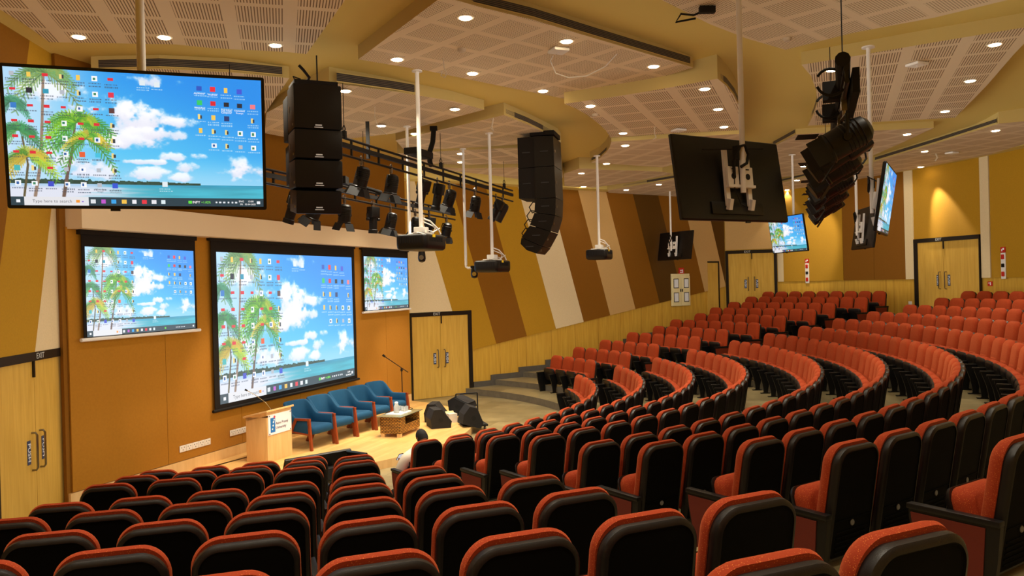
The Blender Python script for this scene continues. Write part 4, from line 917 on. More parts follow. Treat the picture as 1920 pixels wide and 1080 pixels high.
for i in range(6):
    _, p0, d, L = T3; q = p0 + d*(.3 + 1.1*i); b = MB(); s = (-1)**i
    if i < 2: P = [(-.13 - .13*math.cos(v_), 0, -.1 + .12*math.sin(v_)) for v_ in [PI*1.9 - (PI*1.75)*k/16 for k in range(17)]]
    else: P = [(.0, 0, 0), (.06, 0, -.03), (.14, 0, -.1), (.2, .02, -.2), (.28, .05, -.24), (.36, .07, -.23), (.42, .08, -.26), (.43, .08, -.33), (.38, .06, -.39), (.28, .04, -.41), (.18, .02, -.40)]
    b.tube(P, .013, 8)
    o = b.obj('power_cable', RUB); o.location = (q.x, q.y, 5.03); tag(o, 'black looping power cable on the end-on truss, %s from its near end' % ORD[i], 'cable', 'cables on the end-on truss')
# ---------------------------------------------------------------- speaker arrays
LOGO = mat('speaker_badge', (200, 198, 190), .4)
def array_curved():
    a = 104.; P = Vector((.73, 16.6, 0)); fac = 16.6/1500
    t = thing('speaker_line_array', 'curved J-shaped black speaker array hanging before the striped wall', 'speaker array', (P.x, P.y, 5.0), facing(a), 'hanging speaker arrays')
    def q(px, y): return ((px - 1013)*fac/.97, EYE + (531.5 - y)*fac - 5.0)
    cabs = [[(972, 262), (1002, 262), (1002, 318), (972, 318)], [(972, 319), (1002, 319), (1002, 376), (972, 374)], [(1003, 262), (1038, 264), (1039, 318), (1003, 318)], [(1003, 319), (1039, 319), (1040, 376), (1003, 376)],
            [(1003, 377), (1040, 377), (1038, 408), (1001, 401)], [(1001, 402), (1038, 409), (1029, 437), (992, 424)], [(992, 425), (1029, 438), (1014, 464), (976, 446)], [(976, 447), (1014, 465), (1003, 477), (985, 470), (974, 458)]]
    for i, c in enumerate(cabs):
        pr = [q(*p) for p in c]; wd = .42 if i > 1 else .36
        b = MB(); b.prism(pr, -wd, wd, Matrix(((0, 0, 1), (1, 0, 0), (0, 1, 0)))); cb = b.obj('cabinet', BLACK if i > 1 else MATTE, t, 0)
        cx = sum(p[0] for p in pr)/len(pr); cz = sum(p[1] for p in pr)/len(pr)
        b = MB(); b.box((wd + .003, cx, cz), (.008, .16, .02)); b.obj('handle', mat('speaker_handle', (46, 46, 48), .4), cb, 0)
        if i > 1:
            b = MB(); x1, z1 = pr[1]; x2, z2 = pr[2]; b.box((wd - .06, (x1 + x2)/2 + .01, (z1 + z2)/2), (.03, .03, .05)); b.box((wd - .02, x2, z2 + .02), (.03, .02, .02)); b.obj('rigging_pin', STEEL, cb, 0)
    b = MB(); b.tube([(0,) + q(1020, 275), (0,) + q(1020, 370), (0,) + q(1018, 400), (0,) + q(1008, 432), (0,) + q(994, 458)], .17, 10); b.obj('inner_frame', MATTE, t)
    b = MB(); b.box((0, .04, q(1000, 256)[1]), (.7, .5, .09)); b.cyl((.2, -.1, q(1000, 250)[1]), (.2, -.1, 1.45), .012); b.cyl((-.2, .1, q(1000, 250)[1]), (-.2, .1, 1.45), .008); b.obj('flying_frame', MATTE, t, 0)
    b = MB()
    for i in range(4):
        z = q(1000, 385 + 16*i)[1]; y = q(1003 - 5*i, 0)[0]
        b.tube([(.1, y, z + .05), (.1, y - .12, z + .06), (.1, y - .2, z - .04), (.1, y - .14, z - .16), (.1, y + .02, z - .12)], .012, 6)
    b.obj('cable', RUB, t)
array_curved()
def array_boxy():
    a = 155.; fac = 11.3/1500; P = Vector((-2.72, 11.3, 0))
    t = thing('speaker_line_array', 'tall boxy black speaker array hanging beside the large lit television', 'speaker array', (P.x, P.y, 5.2), facing(a), 'hanging speaker arrays')
    ys = [167, 250, 304, 356, 400]; wd = .66
    for i in range(4):
        z1, z0 = EYE + (543 - ys[i])*fac - 5.2, EYE + (543 - ys[i + 1])*fac - 5.2 + .008; tl = (0, .0, .05, .16)[i]
        b = MB(); M = RX(-tl); b.box((0, -.02*i*i*.5, (z0 + z1)/2), (wd - .03*(i == 3), .5, z1 - z0), M, bev=.02); cb = b.obj('cabinet', BLACK, t, 40)
        b = MB(); b.box((0, .255 - .01*i*i, z0 + .05), (.09, .008, .018)); b.box((.0, .256 - .01*i*i, z0 + .02), (.12, .006, .012)); b.obj('badge', LOGO, cb, 0)
        b = MB(); b.box((wd/2 + .004, -.1, (z0 + z1)/2), (.01, .03, .08)); b.box((wd/2 + .004, .16, z0 + .06), (.012, .03, .03)); b.obj('rigging_pin', STEEL, cb, 0)
    b = MB(); b.box((.05, -.46, .46), (.56, .36, .62), bev=.02); b.box((.05, -.46, -.2), (.52, .36, .56), bev=.02); b.obj('cabinet', MATTE, t, 40)
    b = MB(); b.box((0, -.05, .87), (.6, .46, .06)); b.cyl((-.05, 0, .9), (-.05, 0, 1.3), .01); b.tube([(.1, 0, .9), (.06, 0, .98), (.14, 0, 1.08), (.2, 0, 1.14)], .022, 8); b.tube([(.25, 0, .9), (.3, .1, .95), (.2, .1, .92)], .01); b.obj('flying_frame', MATTE, t, 0)
array_boxy()
# ---------------------------------------------------------------- small ceiling hardware
def access_point(x, y, z, label):
    p = onz(x, y, z); t = thing('wireless_access_point', label, 'access point', p, 0.4)
    b = MB(); b.box((0, 0, -.03), (.24, .24, .045), bev=.018); b.obj('cover', WHITEM, t, 50); b = MB(); b.box((0, 0, -.055), (.02, .02, .004)); b.obj('status_lamp', mat('pale_lamp', (240, 240, 240), .4), t, 0)
access_point(1047, 92, 6.5, 'white access point under the central ceiling panel, beside a lit downlight')
access_point(1718, 118, 6.5, 'pale access point on the rear slotted ceiling panel')
access_point(1784, 285, 6.35, 'small access point below the long rear grille')
access_point(1272, 242, 6.3, 'small access point at the top edge of the black television back')
def hang(pts, z, r, label, m=WHITEM, name='hanging_cable'):
    P = [onz(pts[0][0], pts[0][1], z)]; Y = P[0].y
    P += [aty(x, y, Y) for x, y in pts[1:]]; o0 = P[0].copy(); b = MB(); b.tube([p - o0 for p in P], r, 6); o = b.obj(name, m); o.location = o0; tag(o, label, 'cable', 'loose ceiling cables')
CAB = mat('cable_beige', (196, 176, 146), .6)
hang([(831, 109), (833, 128), (838, 138), (834, 146), (827, 142), (829, 134)], 6.5, .008, 'looped cable hanging from the central ceiling panel', CAB)
hang([(1037, 105), (1032, 115), (1042, 138), (1066, 146), (1100, 143), (1135, 125), (1160, 98)], 6.5, .008, 'long drooping white cable below the white access point')
hang([(703, 200), (703, 222), (710, 240), (726, 253)], 6.3, .008, 'thin curved cable hanging above the nearer truss', CAB)
hang([(1227, 238), (1227, 250), (1230, 258), (1224, 262)], 6.3, .012, 'short hanging cable beside the black television back', CAB)
hang([(925, 222), (922, 238), (926, 246), (919, 240)], 6.27, .014, 'knotted cable above the middle projector pole', CAB)
hang([(1754, 288), (1757, 296), (1753, 302)], 6.35, .02, 'short pale cable end under the long rear grille', CAB)
def detector(x, y, z, label):
    p = onz(x, y, z); b = MB(); b.lathe([(.06, 0), (.06, -.02), (.045, -.045), (.0, -.05)], n=18); o = b.obj('smoke_detector', CAB); o.location = p; tag(o, label, 'smoke detector', 'ceiling sensors')
detector(1475, 72, 6.688, 'round detector at the corner of the side perforated ceiling')
detector(1115, 214, 6.3, 'round detector near the stage end of the slotted panel')
detector(866, 92, 6.5, 'tiny sensor in the middle of the central ceiling panel')
p = onz(1325, 12, 6.688); b = MB(); b.box((0, 0, -.05), (.2, .08, .08)); b.tube([(0, 0, -.05), (-.15, .1, -.08), (-.3, .16, -.04), (-.34, .3, -.1), (-.1, .2, -.09)], .014); o = b.obj('cable_junction_box', RUB); o.location = p; tag(o, 'small black junction box with loose cables on the side perforated ceiling', 'junction box')
# ---------------------------------------------------------------- fittings on the walls
def sockets(t0, n, z, label, grp='socket plates on the stage wall'):
    p = sw(t0, .035, z); t = thing('socket_panel', label, 'wall sockets', p, facing(math.degrees(math.atan2(SN.x, SN.y))), grp)
    for i in range(n):
        b = MB(); b.box((-.075 - .15*i, .006, 0), (.145, .012, .11), bev=.004); pl = b.obj('socket_plate', WHITEM, t)
        b = MB()
        for k, (dx, dz) in enumerate(((-.03, .02), (.03, .02), (0, -.02))): b.box((-.075 - .15*i + dx, .013, dz), (.014, .003, .014))
        b.obj('socket_hole', MATTE, pl, 0)
sockets(2.14, 5, .54, 'long row of white wall sockets low on the stage wall')
sockets(3.40, 3, .58, 'short row of white wall sockets beside the lectern')
RED = mat('safety_red', (190, 40, 30), .5)
def device_strip(px, y, label, rw_=RW - .055):
    a = ang(px); p = pol(rw_, a); yy, _ = ray(px, y); z1 = aty(px, y, p.y).z
    t = thing('fire_alarm_panel', label, 'fire alarm panel', (p.x, p.y, z1), PI - math.radians(a))
    b = MB(); b.box((0, .012, -.36), (.15, .024, .70), bev=.006); b.obj('backplate', WHITEM, t)
    b = MB(); b.box((0, .014, .07), (.16, .02, .15)); sg = b.obj('red_sign', RED, t, 0); b = MB(); b.box((-.02, .026, .09), (.05, .004, .05)); b.box((.03, .026, .06), (.03, .004, .06)); b.obj('sign_symbol', TXT, sg, 0)
    for i, (dz, m) in enumerate(((-.12, RED), (-.35, RUB), (-.58, RED))):
        b = MB(); b.box((0, .035, dz), (.09, .03, .13 if m == RED else .1), bev=.012); b.obj('call_point', m, t)
device_strip(1515, 493, 'white strip with red fire alarm devices between the lit television and the edge-on ones')
device_strip(1885, 473, 'white strip with red fire alarm devices past the rear double door')
def wplate(px, y, w, h, m, name, label, cat):
    a = ang(px); p = pol(RW - .0, a); z = aty(px, y, p.y).z
    t = thing(name, label, cat, (p.x, p.y, z), PI - math.radians(a)); b = MB(); b.box((0, .012, 0), (w, .02, h), bev=.003); b.obj('plate', m, t); return t
t_ = wplate(1856, 532, .16, .13, RED, 'exit_sign', 'small red exit sign on the veneer past the rear double door', 'sign'); b = MB(); b.box((-.02, .024, 0), (.03, .004, .08)); b.box((.03, .024, .02), (.05, .004, .02)); b.obj('sign_symbol', TXT, t_, 0)
wplate(1705, 568, .12, .1, WHITEM, 'wall_socket', 'single white socket low beside the rear double door', 'wall socket')
# glass-fronted fire hose cabinet in the striped wall
GLS = mat('cabinet_glass', (226, 226, 220), .12, spec=.6)
c = rw(10.60, .0, 2.80); t = thing('fire_hose_cabinet', 'cream cabinet with four small windows set in the striped wall', 'cabinet', c, facing(math.degrees(math.atan2(WD.y, -WD.x))))
b = MB(); b.box((0, .06, 0), (.90, .06, 1.05), bev=.005); b.box((0, .03, .56), (.9, .08, .1)); b.obj('body', mat('cabinet_cream', (226, 208, 150), .5), t)
for s in (-1, 1):
    b = MB(); b.box((s*.22, .095, 0), (.43, .015, 1.02), bev=.003); dr = b.obj('door', mat('cabinet_cream', (226, 208, 150), .5), t)
    for z in (.27, -.22):
        b = MB(); b.box((s*.25, .104, z), (.24, .008, .34)); b.obj('window_frame', FRAME, dr, 0); b = MB(); b.box((s*.25, .109, z), (.19, .006, .29)); b.obj('pane', GLS, dr, 0)
    b = MB(); b.box((s*.04, .11, .02), (.03, .03, .1)); b.obj('door_handle', RUB, dr, 0)
c = rw(10.66, .055, 3.50); t = thing('fire_sign', 'small red sign above the cream cabinet in the striped wall', 'sign', c, facing(math.degrees(math.atan2(WD.y, -WD.x))))
b = MB(); b.box((0, .008, 0), (.26, .012, .24)); pl = b.obj('plate', RED, t, 0); b = MB(); b.box((0, .016, .03), (.14, .003, .03)); b.box((0, .016, -.04), (.14, .003, .03)); b.box((-.06, .016, 0), (.03, .003, .12)); b.obj('sign_symbol', TXT, pl, 0)
# ---------------------------------------------------------------- lectern
def lectern():
    c0 = Vector((-4.38, 14.10, .15)); tx = azv(21); bk = azv(291)
    ctr = c0 + tx*.36 + bk*.24; t = thing('lectern', 'light wooden lectern with a white university sign, at the front of the stage', 'lectern', ctr, facing(111))
    # local: +y to the audience, +x = azimuth 201 (towards the near side)
    b = MB(); b.box((0, .0, .40), (.70, .46, .80), bev=.004); b.obj('body', MAPLE, t)
    b = MB(); M = RX(.23); b.box((0, 0, .855), (.78, .54, .035), M, bev=.008); b.box((0, .0, .82), (.70, .46, .08), M); b.obj('top', MAPLE, t)
    b = MB(); b.box((0, .238, .66), (.66, .008, .36)); sg = b.obj('sign_board', mat('sign_board_white', (236, 230, 232), .4), t, 0)
    for s in (-1, 1):
        for q in (.5, .82): b = MB(); b.cyl((s*.30, .242, q), (s*.30, .25, q), .012); b.obj('screw', STEEL, sg)
    BL = mat('logo_blue', (20, 110, 180), .5); b = MB(); b.box((.205, .243, .65), (.13, .003, .26)); b.obj('logo_block', BL, sg, 0)
    b = MB()
    for x, z, r in ((.19, .70, .028), (.20, .64, .026), (.22, .58, .022), (.17, .74, .022)):
        pts = [(x + r*(1 if i % 2 == 0 else .45)*math.sin(PI*i/5), z + r*(1 if i % 2 == 0 else .45)*math.cos(PI*i/5)) for i in range(10)]
        b.add([(px_, .2455, pz) for px_, pz in pts], [tuple(range(10))])
    b.obj('logo_star', TXT, sg, 0)
    b = MB(); pts = [(.16 + .035*(1 if i % 2 == 0 else .5)*math.sin(PI*i/5), .79 + .035*(1 if i % 2 == 0 else .5)*math.cos(PI*i/5)) for i in range(10)]; b.add([(x, .2465, z) for x, z in pts], [tuple(range(10))]); b.obj('logo_star', mat('logo_red', (190, 50, 70), .5), sg, 0)
    INK = mat('sign_ink', (50, 40, 70), .5)
    text_obj('sign_lettering', 'Azim Premji', .072, INK, sg, (.125, .2445, .665), (PI/2, 0, PI), 'LEFT'); text_obj('sign_lettering', 'University', .072, INK, sg, (.125, .2445, .585), (PI/2, 0, PI), 'LEFT')
    g = thing('gooseneck_microphone', 'thin black gooseneck microphone on the lectern top', 'microphone', ctr + Vector((0, 0, .86)), facing(111))
    b = MB(); b.cyl((-.02, .05, .0), (-.02, .05, .03), .03); b.tube([(-.02, .05, .02), (.05, -.02, .16), (.16, -.14, .30), (.27, -.24, .40)], .006, 6); b.obj('stem', CHROME, g)
    b = MB(); b.cyl((.27, -.24, .40), (.30, -.27, .425), .014, .016); b.obj('microphone_head', RUB, g)
lectern()
# ---------------------------------------------------------------- stage armchairs
def chair_meshes():
    D = {}
    path = []                                                    # U in plan from one arm front round the back to the other arm front
    for i in range(33):
        u = i/32
        if u < .3: x, y = .33 - .02*(u/.3), .30 - .44*(u/.3)
        elif u > .7: x, y = -(.33 - .02*((1 - u)/.3)), .30 - .44*((1 - u)/.3)
        else:
            a = PI*(u - .3)/.4; x, y = .31*math.copysign(abs(math.cos(a))**.8, math.cos(a)), -.14 - .20*math.sin(a)**.7
        k = abs(u - .5)/.5
        h = .60 + .27*(1/(1 + math.exp((k - .40)*34)))
        path.append((Vector((x, y, 0)), h, k))
    rings = []
    for i, (p, h, k) in enumerate(path):
        q = path[min(i + 1, 32)][0] - path[max(i - 1, 0)][0]; n = Vector((q.y, -q.x, 0)).normalized()
        if n.dot(p - Vector((0, 0.0, 0))) < 0: n = -n
        th = .035; lean_ = Vector((0, -.10, 0))*max(0, (h - .55)/.3)
        bo = .30 if k > .35 else .26
        rings.append([p + n*th + Vector((0, 0, bo)), p + n*th*1.25 + lean_*.5 + Vector((0, 0, (bo + h)/2)), p + n*th + lean_ + Vector((0, 0, h - .02)), p + n*th*.5 + lean_ + Vector((0, 0, h)), p - n*th*.5 + lean_ + Vector((0, 0, h)), p - n*th + lean_ + Vector((0, 0, h - .02)), p - n*th*1.2 + lean_*.5 + Vector((0, 0, (bo + h)/2)), p - n*th + Vector((0, 0, bo))])
    b = MB(); b.rings(rings); D['shell'] = b.mesh('upholstered_shell', BLUEF, 60)
    b = MB(); r = lambda s, z: [Vector((x, y + .03, z + .03*(y + .3))) for x, y in rrect(.58 - 2*s, .60 - 2*s, .07, 5)]
    b.rings([r(.02, .27), r(0, .29), r(-.01, .36), r(0, .405), r(.03, .425), r(.08, .43)]); D['cushion'] = b.mesh('seat_cushion', BLUEF, 60)
    def bar(b, p, q, w, d):
        p, q = Vector(p), Vector(q); v = (q - p); L = v.length; R_ = v.to_track_quat('Z', 'Y').to_matrix(); b.box((p + q)/2, (w, d, L), R_, bev=.006)
    for s in (-1, 1):
        b = MB(); x = s*.352; bar(b, (x, .30, .56), (x + s*.01, .36, 0), .045, .06); D['front%d' % s] = b.mesh('leg', CHW, 40)
        b = MB(); bar(b, (x, -.02, .56), (x + s*.01, -.34, 0), .045, .06); D['rear%d' % s] = b.mesh('leg', CHW, 40)
        b = MB(); bar(b, (x, -.05, .575), (x, .33, .585), .05, .045); bar(b, (x, -.16, .33), (x, .31, .30), .03, .035); D['rail%d' % s] = b.mesh('arm_rail', CHW, 40)
    return D
CM = chair_meshes()
CP = [(-4.0, 15.55), (-3.73, 16.25), (-3.46, 16.95), (-3.2, 17.65), (-2.93, 18.35)]
CLAB = ['blue armchair next to the lectern, first of five', 'blue armchair second from the lectern', 'blue armchair in the middle of the row of five', 'blue armchair fourth from the lectern', 'blue armchair at the far end, nearest the microphone stand']
for (x, y), lb_ in zip(CP, CLAB):
    t = thing('armchair', lb_, 'armchair', (x, y, .15), facing(118), 'blue armchairs on the stage'); link('upholstered_shell', CM['shell'], t); link('seat_cushion', CM['cushion'], t)
    for s in (-1, 1): link('leg', CM['front%d' % s], t); link('leg', CM['rear%d' % s], t); link('arm_rail', CM['rail%d' % s], t)
# ---------------------------------------------------------------- wicker table and what stands on it
def wtable():
    p0 = Vector((-2.72, 16.38, .15)); p1 = Vector((-2.33, 16.17, .15)); p2 = Vector((-2.07, 16.95, .15))
    ex = (p2 - p1).normalized(); ey = Vector((-ex.y, ex.x, 0)); L = (p2 - p1).length + .1; Wd = .46
    c = p1 + ex*L/2 + ey*Wd/2; a = math.atan2(ex.y, ex.x); t = thing('coffee_table', 'woven wicker coffee table with glass top, in front of the blue chairs', 'table', c, a)
    b = MB(); b.box((0, 0, .11), (L, Wd, .10), bev=.01); b.box((0, 0, .2), (L, Wd, .1)); 
    b = MB(); b.box((0, 0, .155), (L, Wd, .17), bev=.01)
    b.box((-L/2 + .12, 0, .32), (.24, Wd, .18), bev=.01); b.box((L/2 - .03, 0, .32), (.06, Wd, .18), bev=.01); b.box((0, Wd/2 - .03, .32), (L, .06, .18)); b.obj('wicker_body', WICK, t)
    for s in (-1, 1):
        for q in (-1, 1): b = MB(); b.box((s*(L/2 - .05), q*(Wd/2 - .05), .035), (.08, .08, .07)); b.obj('leg', MAPLE, t, 0)
    g = MB(); g.box((0, 0, .422), (L + .12, Wd + .1, .014), bev=.004); g.obj('glass_top', mat('table_glass', (120, 120, 96), .06, spec=.8, alpha=1), t)
    def on(x, y, z=.43): return c + ex*x + ey*y + Vector((0, 0, z))
    b = MB(); b.box((0, 0, .009), (.52, .34, .018), bev=.003); o = b.obj('tray', mat('tray_white', (240, 232, 222), .4)); o.location = on(-.06, 0); o.rotation_euler.z = a; tag(o, 'white tray on the wicker table', 'tray')
    GL = mat('clear_glass', (240, 244, 244), .08, trans=.7); 
    t2 = thing('glass_jug', 'clear glass water jug with a lid on the white tray', 'jug', on(-.12, .02, .448)); b = MB(); b.lathe([(.05, 0), (.06, .01), (.062, .12), (.045, .16), (.035, .19)]); b.obj('jug', GL, t2); b = MB(); b.lathe([(.036, .19), (.04, .2), (.03, .225), (.01, .23)]); b.obj('lid', mat('lid_white', (235, 235, 232), .4), t2); b = MB(); b.lathe([(.052, .012), (.054, .09), (.0, .09)]); b.obj('water', GL, t2)
    for i, (x, y) in enumerate(((.06, .08), (.13, .0), (.08, -.08), (.17, .08), (.18, -.08))):
        b = MB(); b.lathe([(.026, 0), (.028, .005), (.034, .10), (.031, .10), (.026, .01)]); o = b.obj('drinking_glass', GL); o.location = on(x - .02, y, .448); tag(o, 'empty drinking glass on the white tray, %s from the jug' % ORD[i], 'glass', 'glasses on the tray')
    b = MB(); b.tube([(-.1, 0, .02), (0, 0, .03), (.12, .02, .02)], .014, 8); b.cyl((.12, .02, .02), (.17, .03, .02), .022, .026); o = b.obj('handheld_microphone', RUB); o.location = on(.27, .1, .43); o.rotation_euler.z = a; tag(o, 'black handheld microphone lying beside the white tray', 'microphone')
wtable()
p = onz(747, 768, .15) + Vector((.12, -.1, 0)); t = thing('microphone_stand', 'black microphone stand with angled boom behind the blue chairs', 'microphone stand', p, 0)
b = MB(); b.cyl((0, 0, .03), (0, 0, .98), .012)
for i in range(3): a = 2*PI*i/3 + .4; b.cyl((0, 0, .14), (.26*math.cos(a), .26*math.sin(a), .01), .009)
b.obj('tripod_pole', RUB, t); b = MB(); b.cyl((.16, 0, .93), (-.40, 0, 1.33), .010); b.box((0, 0, 1.0), (.05, .05, .07)); bo = b.obj('boom', RUB, t); b = MB(); b.cyl((-.40, 0, 1.33), (-.46, 0, 1.38), .024, .03); b.obj('microphone_head', RUB, bo)
# ---------------------------------------------------------------- wedge monitors and cart by the stage edge
def wedge(label, p, rz, tip=0):
    t = thing('stage_monitor', label, 'floor monitor speaker', p, rz, 'black wedge monitors'); prof = [(-.2, 0), (.22, 0), (.24, .12), (.02, .40), (-.14, .40), (-.22, .2)]
    b = MB(); b.prism(prof, -.26, .26, Matrix(((0, 0, 1), (1, 0, 0), (0, 1, 0)))); c = b.obj('cabinet', MATTE, t, 0); c.rotation_euler.x = tip
    b = MB(); b.box((0, .14, .262), (.46, .36, .012), RX(math.radians(-51.8))); b.obj('grille', mat('speaker_grille', (30, 32, 36), .5, bump=.4, bscale=500), c, 0)
    b = MB(); b.cyl((.256, .0, .18), (.264, .0, .18), .05, n=16); b.obj('side_port', RUB, c)
    return t
wedge('black wedge monitor on the stage edge, nearer of the pair', (-1.68, 17.35, .15), -1.25); wedge('black wedge monitor on the stage edge, just behind its twin', (-1.80, 18.15, .15), -1.7)
b = MB(); t = thing('monitor_cart', 'small wheeled black cart under stacked monitors at the stage edge', 'cart', (-.98, 17.75, 0), .3)
b.box((0, 0, .14), (.55, .8, .04)); b.cyl((-.25, .38, .14), (-.25, .38, .75), .015); b.cyl((.25, .38, .14), (.25, .38, .75), .015); b.cyl((-.25, .38, .75), (.25, .38, .75), .015); b.obj('frame', RUB, t)
for s in (-1, 1):
    for q in (-1, 1): b = MB(); b.cyl((s*.22 - .015, q*.33, .06), (s*.22 + .015, q*.33, .06), .06, n=16); b.obj('wheel', STEEL, t)
wedge('black wedge monitor on the wheeled cart, front one', (-1.02, 17.40, .17), -1.3, -.3); wedge('black wedge monitor on the wheeled cart, tilted at the back', (-1.14, 18.2, .32), -1.9, .5)
t = thing('cardboard_box', 'crumpled white box and packing between the two monitor pairs', 'box', (-1.42, 17.85, .15), .5); b = MB(); b.box((0, 0, .1), (.2, .16, .2)); b.obj('carton', mat('carton_white', (226, 214, 192), .7), t, 0); b = MB(); b.box((0, .1, .2), (.2, .1, .004), RX(.8)); b.obj('flap', mat('carton_flap', (214, 190, 140), .7), t, 0)
# ---------------------------------------------------------------- confidence displays leaning below the stage front
def leaner(label, A_, B_, z1, h, name='leaning_display', cat='display'):
    A_, B_ = Vector(A_), Vector(B_); d = (B_ - A_).normalized(); L = (B_ - A_).length; a = math.atan2(d.y, d.x); t = thing(name, label, cat, (A_ + B_)/2 + Vector((0, 0, z1 - h*.9)), a, None)
    b = MB(); b.box((0, 0, h/2), (L, .05, h), RX(.45), bev=.006); c = b.obj('case', BLACK, t); b = MB(); b.box((0, .035, h/2), (L - .04, .01, h - .04), RX(.45)); b.obj('screen', mat('dark_screen', (8, 10, 14), .15, spec=.6), c, 0)
    b = MB(); b.box((0, -.12, h*.22), (L*.5, .2, h*.4)); b.obj('stand', MATTE, t, 0); b = MB(); b.box((-L/2 + .2, -.045, h*.82), (.05, .01, .02), RX(.45)); b.obj('label_sticker', TXT, c, 0)
leaner('wide black display leaning towards the stage, in front of the lectern', (-3.76, 12.85, 0), (-2.86, 13.6, 0), .46, .45)
leaner('shorter black display beside the wide one, below the blue chairs', (-2.80, 13.52, 0), (-2.42, 13.25, 0), .45, .42)
leaner('low dark display mostly hidden behind the front seats by the near door', (-4.75, 12.4, 0), (-4.12, 13.1, 0), .36, .34)
# ---------------------------------------------------------------- the seated person
def skin(name, nodes, edges, m, parent, lev=2):
    me = bpy.data.meshes.new(name); me.from_pydata([n[0] for n in nodes], edges, []); o = bpy.data.objects.new(name, me); C.objects.link(o)
    md = o.modifiers.new('s', 'SKIN'); md.use_smooth_shade = True
    for i, n in enumerate(nodes): o.data.skin_vertices[0].data[i].radius = n[1] if isinstance(n[1], tuple) else (n[1], n[1])
    o.data.skin_vertices[0].data[0].use_root = True
    o.modifiers.new('u', 'SUBSURF').levels = lev; dg = bpy.context.evaluated_depsgraph_get(); m2 = bpy.data.meshes.new_from_object(o.evaluated_get(dg)); bpy.data.objects.remove(o)
    m2.materials.clear(); m2.materials.append(m); m2.name = name
    m2.polygons.foreach_set('use_smooth', [True]*len(m2.polygons)); return link(name, m2, parent)
def person():
    S = pol(RR[0], cen1[0]); t = thing('person', 'person in white shirt and black cap leaning over a phone, front row end seat', 'person', (S.x, S.y, 0), PI - math.radians(cen1[0]))
    # local: +y towards the stage, -x towards the near aisle. The left hand holds the phone.
    SK = mat('skin', (150, 98, 66), .55); SH = mat('white_shirt', (232, 220, 200), .85, bump=.2, bscale=60); TR = mat('dark_trousers', (34, 34, 42), .85); HR = mat('black_cap', (14, 13, 14), .8, bump=.3, bscale=120)
    pel, bel, ch, nk, hd = (.10, .40, .54), (.12, .44, .62), (.18, .50, .72), (.23, .56, .79), (.26, .60, .85)
    lsh, lel, lwr = (-.07, .52, .66), (-.15, .60, .45), (.02, .80, .52); rsh, rel_, rwr = (.34, .46, .72), (.40, .60, .52), (.22, .78, .52)
    lk, la, lt = (0., .80, .49), (-.02, .88, .09), (-.02, 1.0, .04); rk, ra, rt_ = (.22, .80, .49), (.24, .88, .09), (.24, 1.0, .04)
    body = skin('body', [(pel, .12), (bel, .11), (ch, .12), (nk, .055), (hd, .05), (lsh, .05), (lel, .04), (lwr, .028), (rsh, .05), (rel_, .04), (rwr, .028), ((.02, .5, .5), .08), (lk, .06), (la, .04), (lt, .035), ((.2, .5, .5), .08), (rk, .06), (ra, .04), (rt_, .035)],
                [(0, 1), (1, 2), (2, 3), (3, 4), (2, 5), (5, 6), (6, 7), (2, 8), (8, 9), (9, 10), (0, 11), (11, 12), (12, 13), (13, 14), (0, 15), (15, 16), (16, 17), (17, 18)], SK, t)
    skin('shirt', [(pel, .135), (bel, .135), (ch, .145), (lsh, .10), (lel, .085), ((-.01, .77, .51), .05), (rsh, .085), (rel_, .07), ((.24, .76, .52), .046), ((.22, .55, .77), .07)], [(0, 1), (1, 2), (2, 3), (3, 4), (4, 5), (2, 6), (6, 7), (7, 8), (2, 9)], SH, t)
    skin('trousers', [((.1, .40, .47), .135), ((.02, .52, .49), .095), (lk, .075), (la, .055), ((.2, .52, .49), .095), (rk, .075), (ra, .055)], [(0, 1), (1, 2), (2, 3), (0, 4), (4, 5), (5, 6)], TR, t)
    # head looking down at the phone
    b = MB(); Mh = RX(-.55); rs = []
    for i in range(13):
        ph = -PI/2 + PI*i/12; rs.append([Mh @ Vector((.076*math.cos(ph)*math.cos(a_)*(1 - .14*max(0, -math.sin(ph))), .095*math.cos(ph)*math.sin(a_) + .012*max(0, -math.sin(ph)), .118*math.sin(ph))) + Vector(hd) + Vector((.0, .02, .06)) for a_ in [2*PI*k/16 for k in range(16)]])
    b.rings(rs); hc = Vector(hd) + Vector((0, .02, .06))
    def at(x, y, z): return Mh @ Vector((x, y, z)) + hc
    b.cyl(at(0, .088, .01), at(0, .118, -.025), .010, .016, 8); b.box(at(0, .09, -.055), (.045, .012, .012), Mh)
    for s in (-1, 1): b.lathe([(.006, -.01), (.022, -.006), (.024, .004), (.01, .008)], at(s*.077, -.005, -.005), 10, RY(PI/2)); b.box(at(s*.03, .085, .02), (.022, .008, .008), Mh)
    head = b.obj('head', SK, t, 60)
    b = MB(); rs = []
    for i in range(8):
        ph = .02 + (PI/2 - .03)*i/7; rs.append([at(.086*math.cos(ph)*math.cos(a_), .103*math.cos(ph)*math.sin(a_) - .008, .012 + .122*math.sin(ph)) for a_ in [2*PI*k/16 for k in range(16)]])
    b.rings(rs); b.lathe([(.08, -.05), (.086, -.02), (.087, .02)], at(0, -.022, 0), 16, Mh); b.obj('cap', HR, t, 60)
    # left hand: palm, four curled fingers and a thumb round the phone
    w_ = Vector(lwr)
    def V(*a): return tuple(w_ + Vector(a))
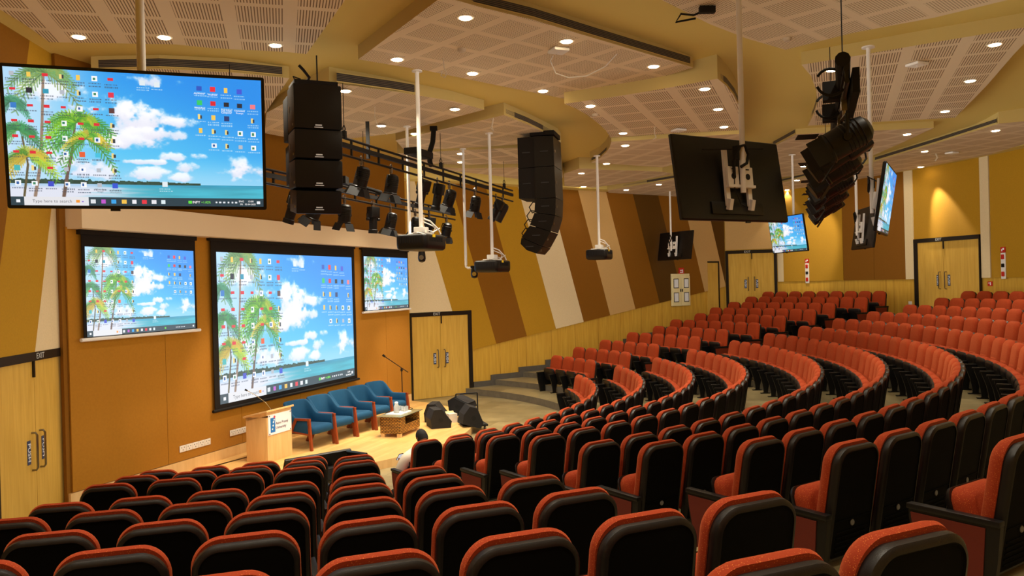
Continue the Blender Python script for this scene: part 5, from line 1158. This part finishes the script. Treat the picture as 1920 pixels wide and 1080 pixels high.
    skin('left_hand', [(V(0, 0, 0), .026), (V(.0, .05, .03), (.036, .018)), (V(-.018, .085, .05), .010), (V(-.012, .095, .085), .009), (V(.0, .085, .10), .008), (V(-.006, .09, .045), .010), (V(.0, .105, .08), .009), (V(.01, .092, .10), .008),
         (V(.006, .088, .04), .010), (V(.014, .102, .07), .009), (V(.022, .088, .09), .008), (V(.02, .08, .03), .009), (V(.026, .09, .055), .008), (V(.03, .08, .072), .007), (V(-.03, .035, .03), .012), (V(-.04, .04, .065), .010), (V(-.03, .05, .09), .008)],
         [(0, 1), (1, 2), (2, 3), (3, 4), (1, 5), (5, 6), (6, 7), (1, 8), (8, 9), (9, 10), (1, 11), (11, 12), (12, 13), (0, 14), (14, 15), (15, 16)], SK, t)
    w_ = Vector(rwr)
    skin('right_hand', [(V(0, 0, 0), .026), (V(-.02, .05, .01), (.036, .018)), (V(-.045, .09, .02), .010), (V(-.06, .11, .03), .009), (V(-.03, .10, .015), .010), (V(-.045, .125, .02), .009), (V(-.012, .10, .01), .010), (V(-.022, .125, .012), .009), (V(.004, .09, .005), .009), (V(-.0, .112, .005), .008), (V(-.04, .03, .035), .011), (V(-.065, .05, .045), .009)],
         [(0, 1), (1, 2), (2, 3), (1, 4), (4, 5), (1, 6), (6, 7), (1, 8), (8, 9), (0, 10), (10, 11)], SK, t)
    w_ = Vector(lwr)
    for s, q in ((1, lt), (2, rt_)): b = MB(); b.rings([[Vector((q[0] + x, q[1] - .02 + y, z)) for x, y in rrect(.09*k, .27*k, .04, 4)] for z, k in ((0., 1), (.03, 1.02), (.06, .9), (.09, .6))]); b.obj('shoe', RUB, t)
    R4 = Matrix.Rotation(PI - math.radians(cen1[0]), 4, 'Z'); pp = R4 @ Vector(V(-.004, .075, .075)) + Vector((S.x, S.y, 0))
    f = thing('mobile_phone', 'black mobile phone with lit screen held by the seated person', 'phone', pp, PI - math.radians(cen1[0]))
    b = MB(); Mp = RX(.75); b.box((0, 0, .02), (.075, .009, .15), Mp, bev=.003); c = b.obj('case', RUB, f); b = MB(); b.box(Mp @ Vector((0, -.0052, 0)) + Vector((0, 0, .02)), (.066, .001, .135), Mp); b.obj('screen', mat('phone_screen', (200, 205, 215), .3, emit=(205, 210, 220), es=.35), c, 0)
person()

# ---------------------------------------------------------------- camera
cam = bpy.data.cameras.new('camera'); co = bpy.data.objects.new('camera', cam); C.objects.link(co)
cam.sensor_width = 36; cam.lens = F/1920*36; cam.clip_start = .05; cam.clip_end = 200
pt = math.atan((YH - 540)/F)                                     # the horizon sits a little above the middle: tilted down a touch
fw = Vector((0, math.cos(pt), math.sin(pt))); up0 = Vector((0, -math.sin(pt), math.cos(pt))); rt0 = Vector((1, 0, 0))
c_, s_ = math.cos(ROLL), math.sin(ROLL)
rt = rt0*c_ + up0*s_; up = -rt0*s_ + up0*c_
co.matrix_world = Matrix.Translation((0, 0, EYE)) @ Matrix((rt, up, -fw)).transposed().to_4x4()
SC.camera = co
w = bpy.data.worlds.new('world'); SC.world = w; w.use_nodes = True; w.node_tree.nodes['Background'].inputs[0].default_value = (.225, .2, .155, 1)
SC.view_settings.view_transform = 'Standard'; SC.view_settings.look = 'None'; SC.view_settings.gamma = 1; SC.view_settings.exposure = 1.05
SC.cycles.use_fast_gi = True; SC.cycles.fast_gi_method = 'ADD'; w.light_settings.ao_factor = 1.0; w.light_settings.distance = 12; SC.cycles.ao_bounces_render = 1
SC.view_settings.use_curve_mapping = False
SC.cycles.use_denoising = True; SC.cycles.max_bounces = 8; SC.cycles.diffuse_bounces = 5; SC.cycles.glossy_bounces = 3; SC.cycles.sample_clamp_indirect = 6
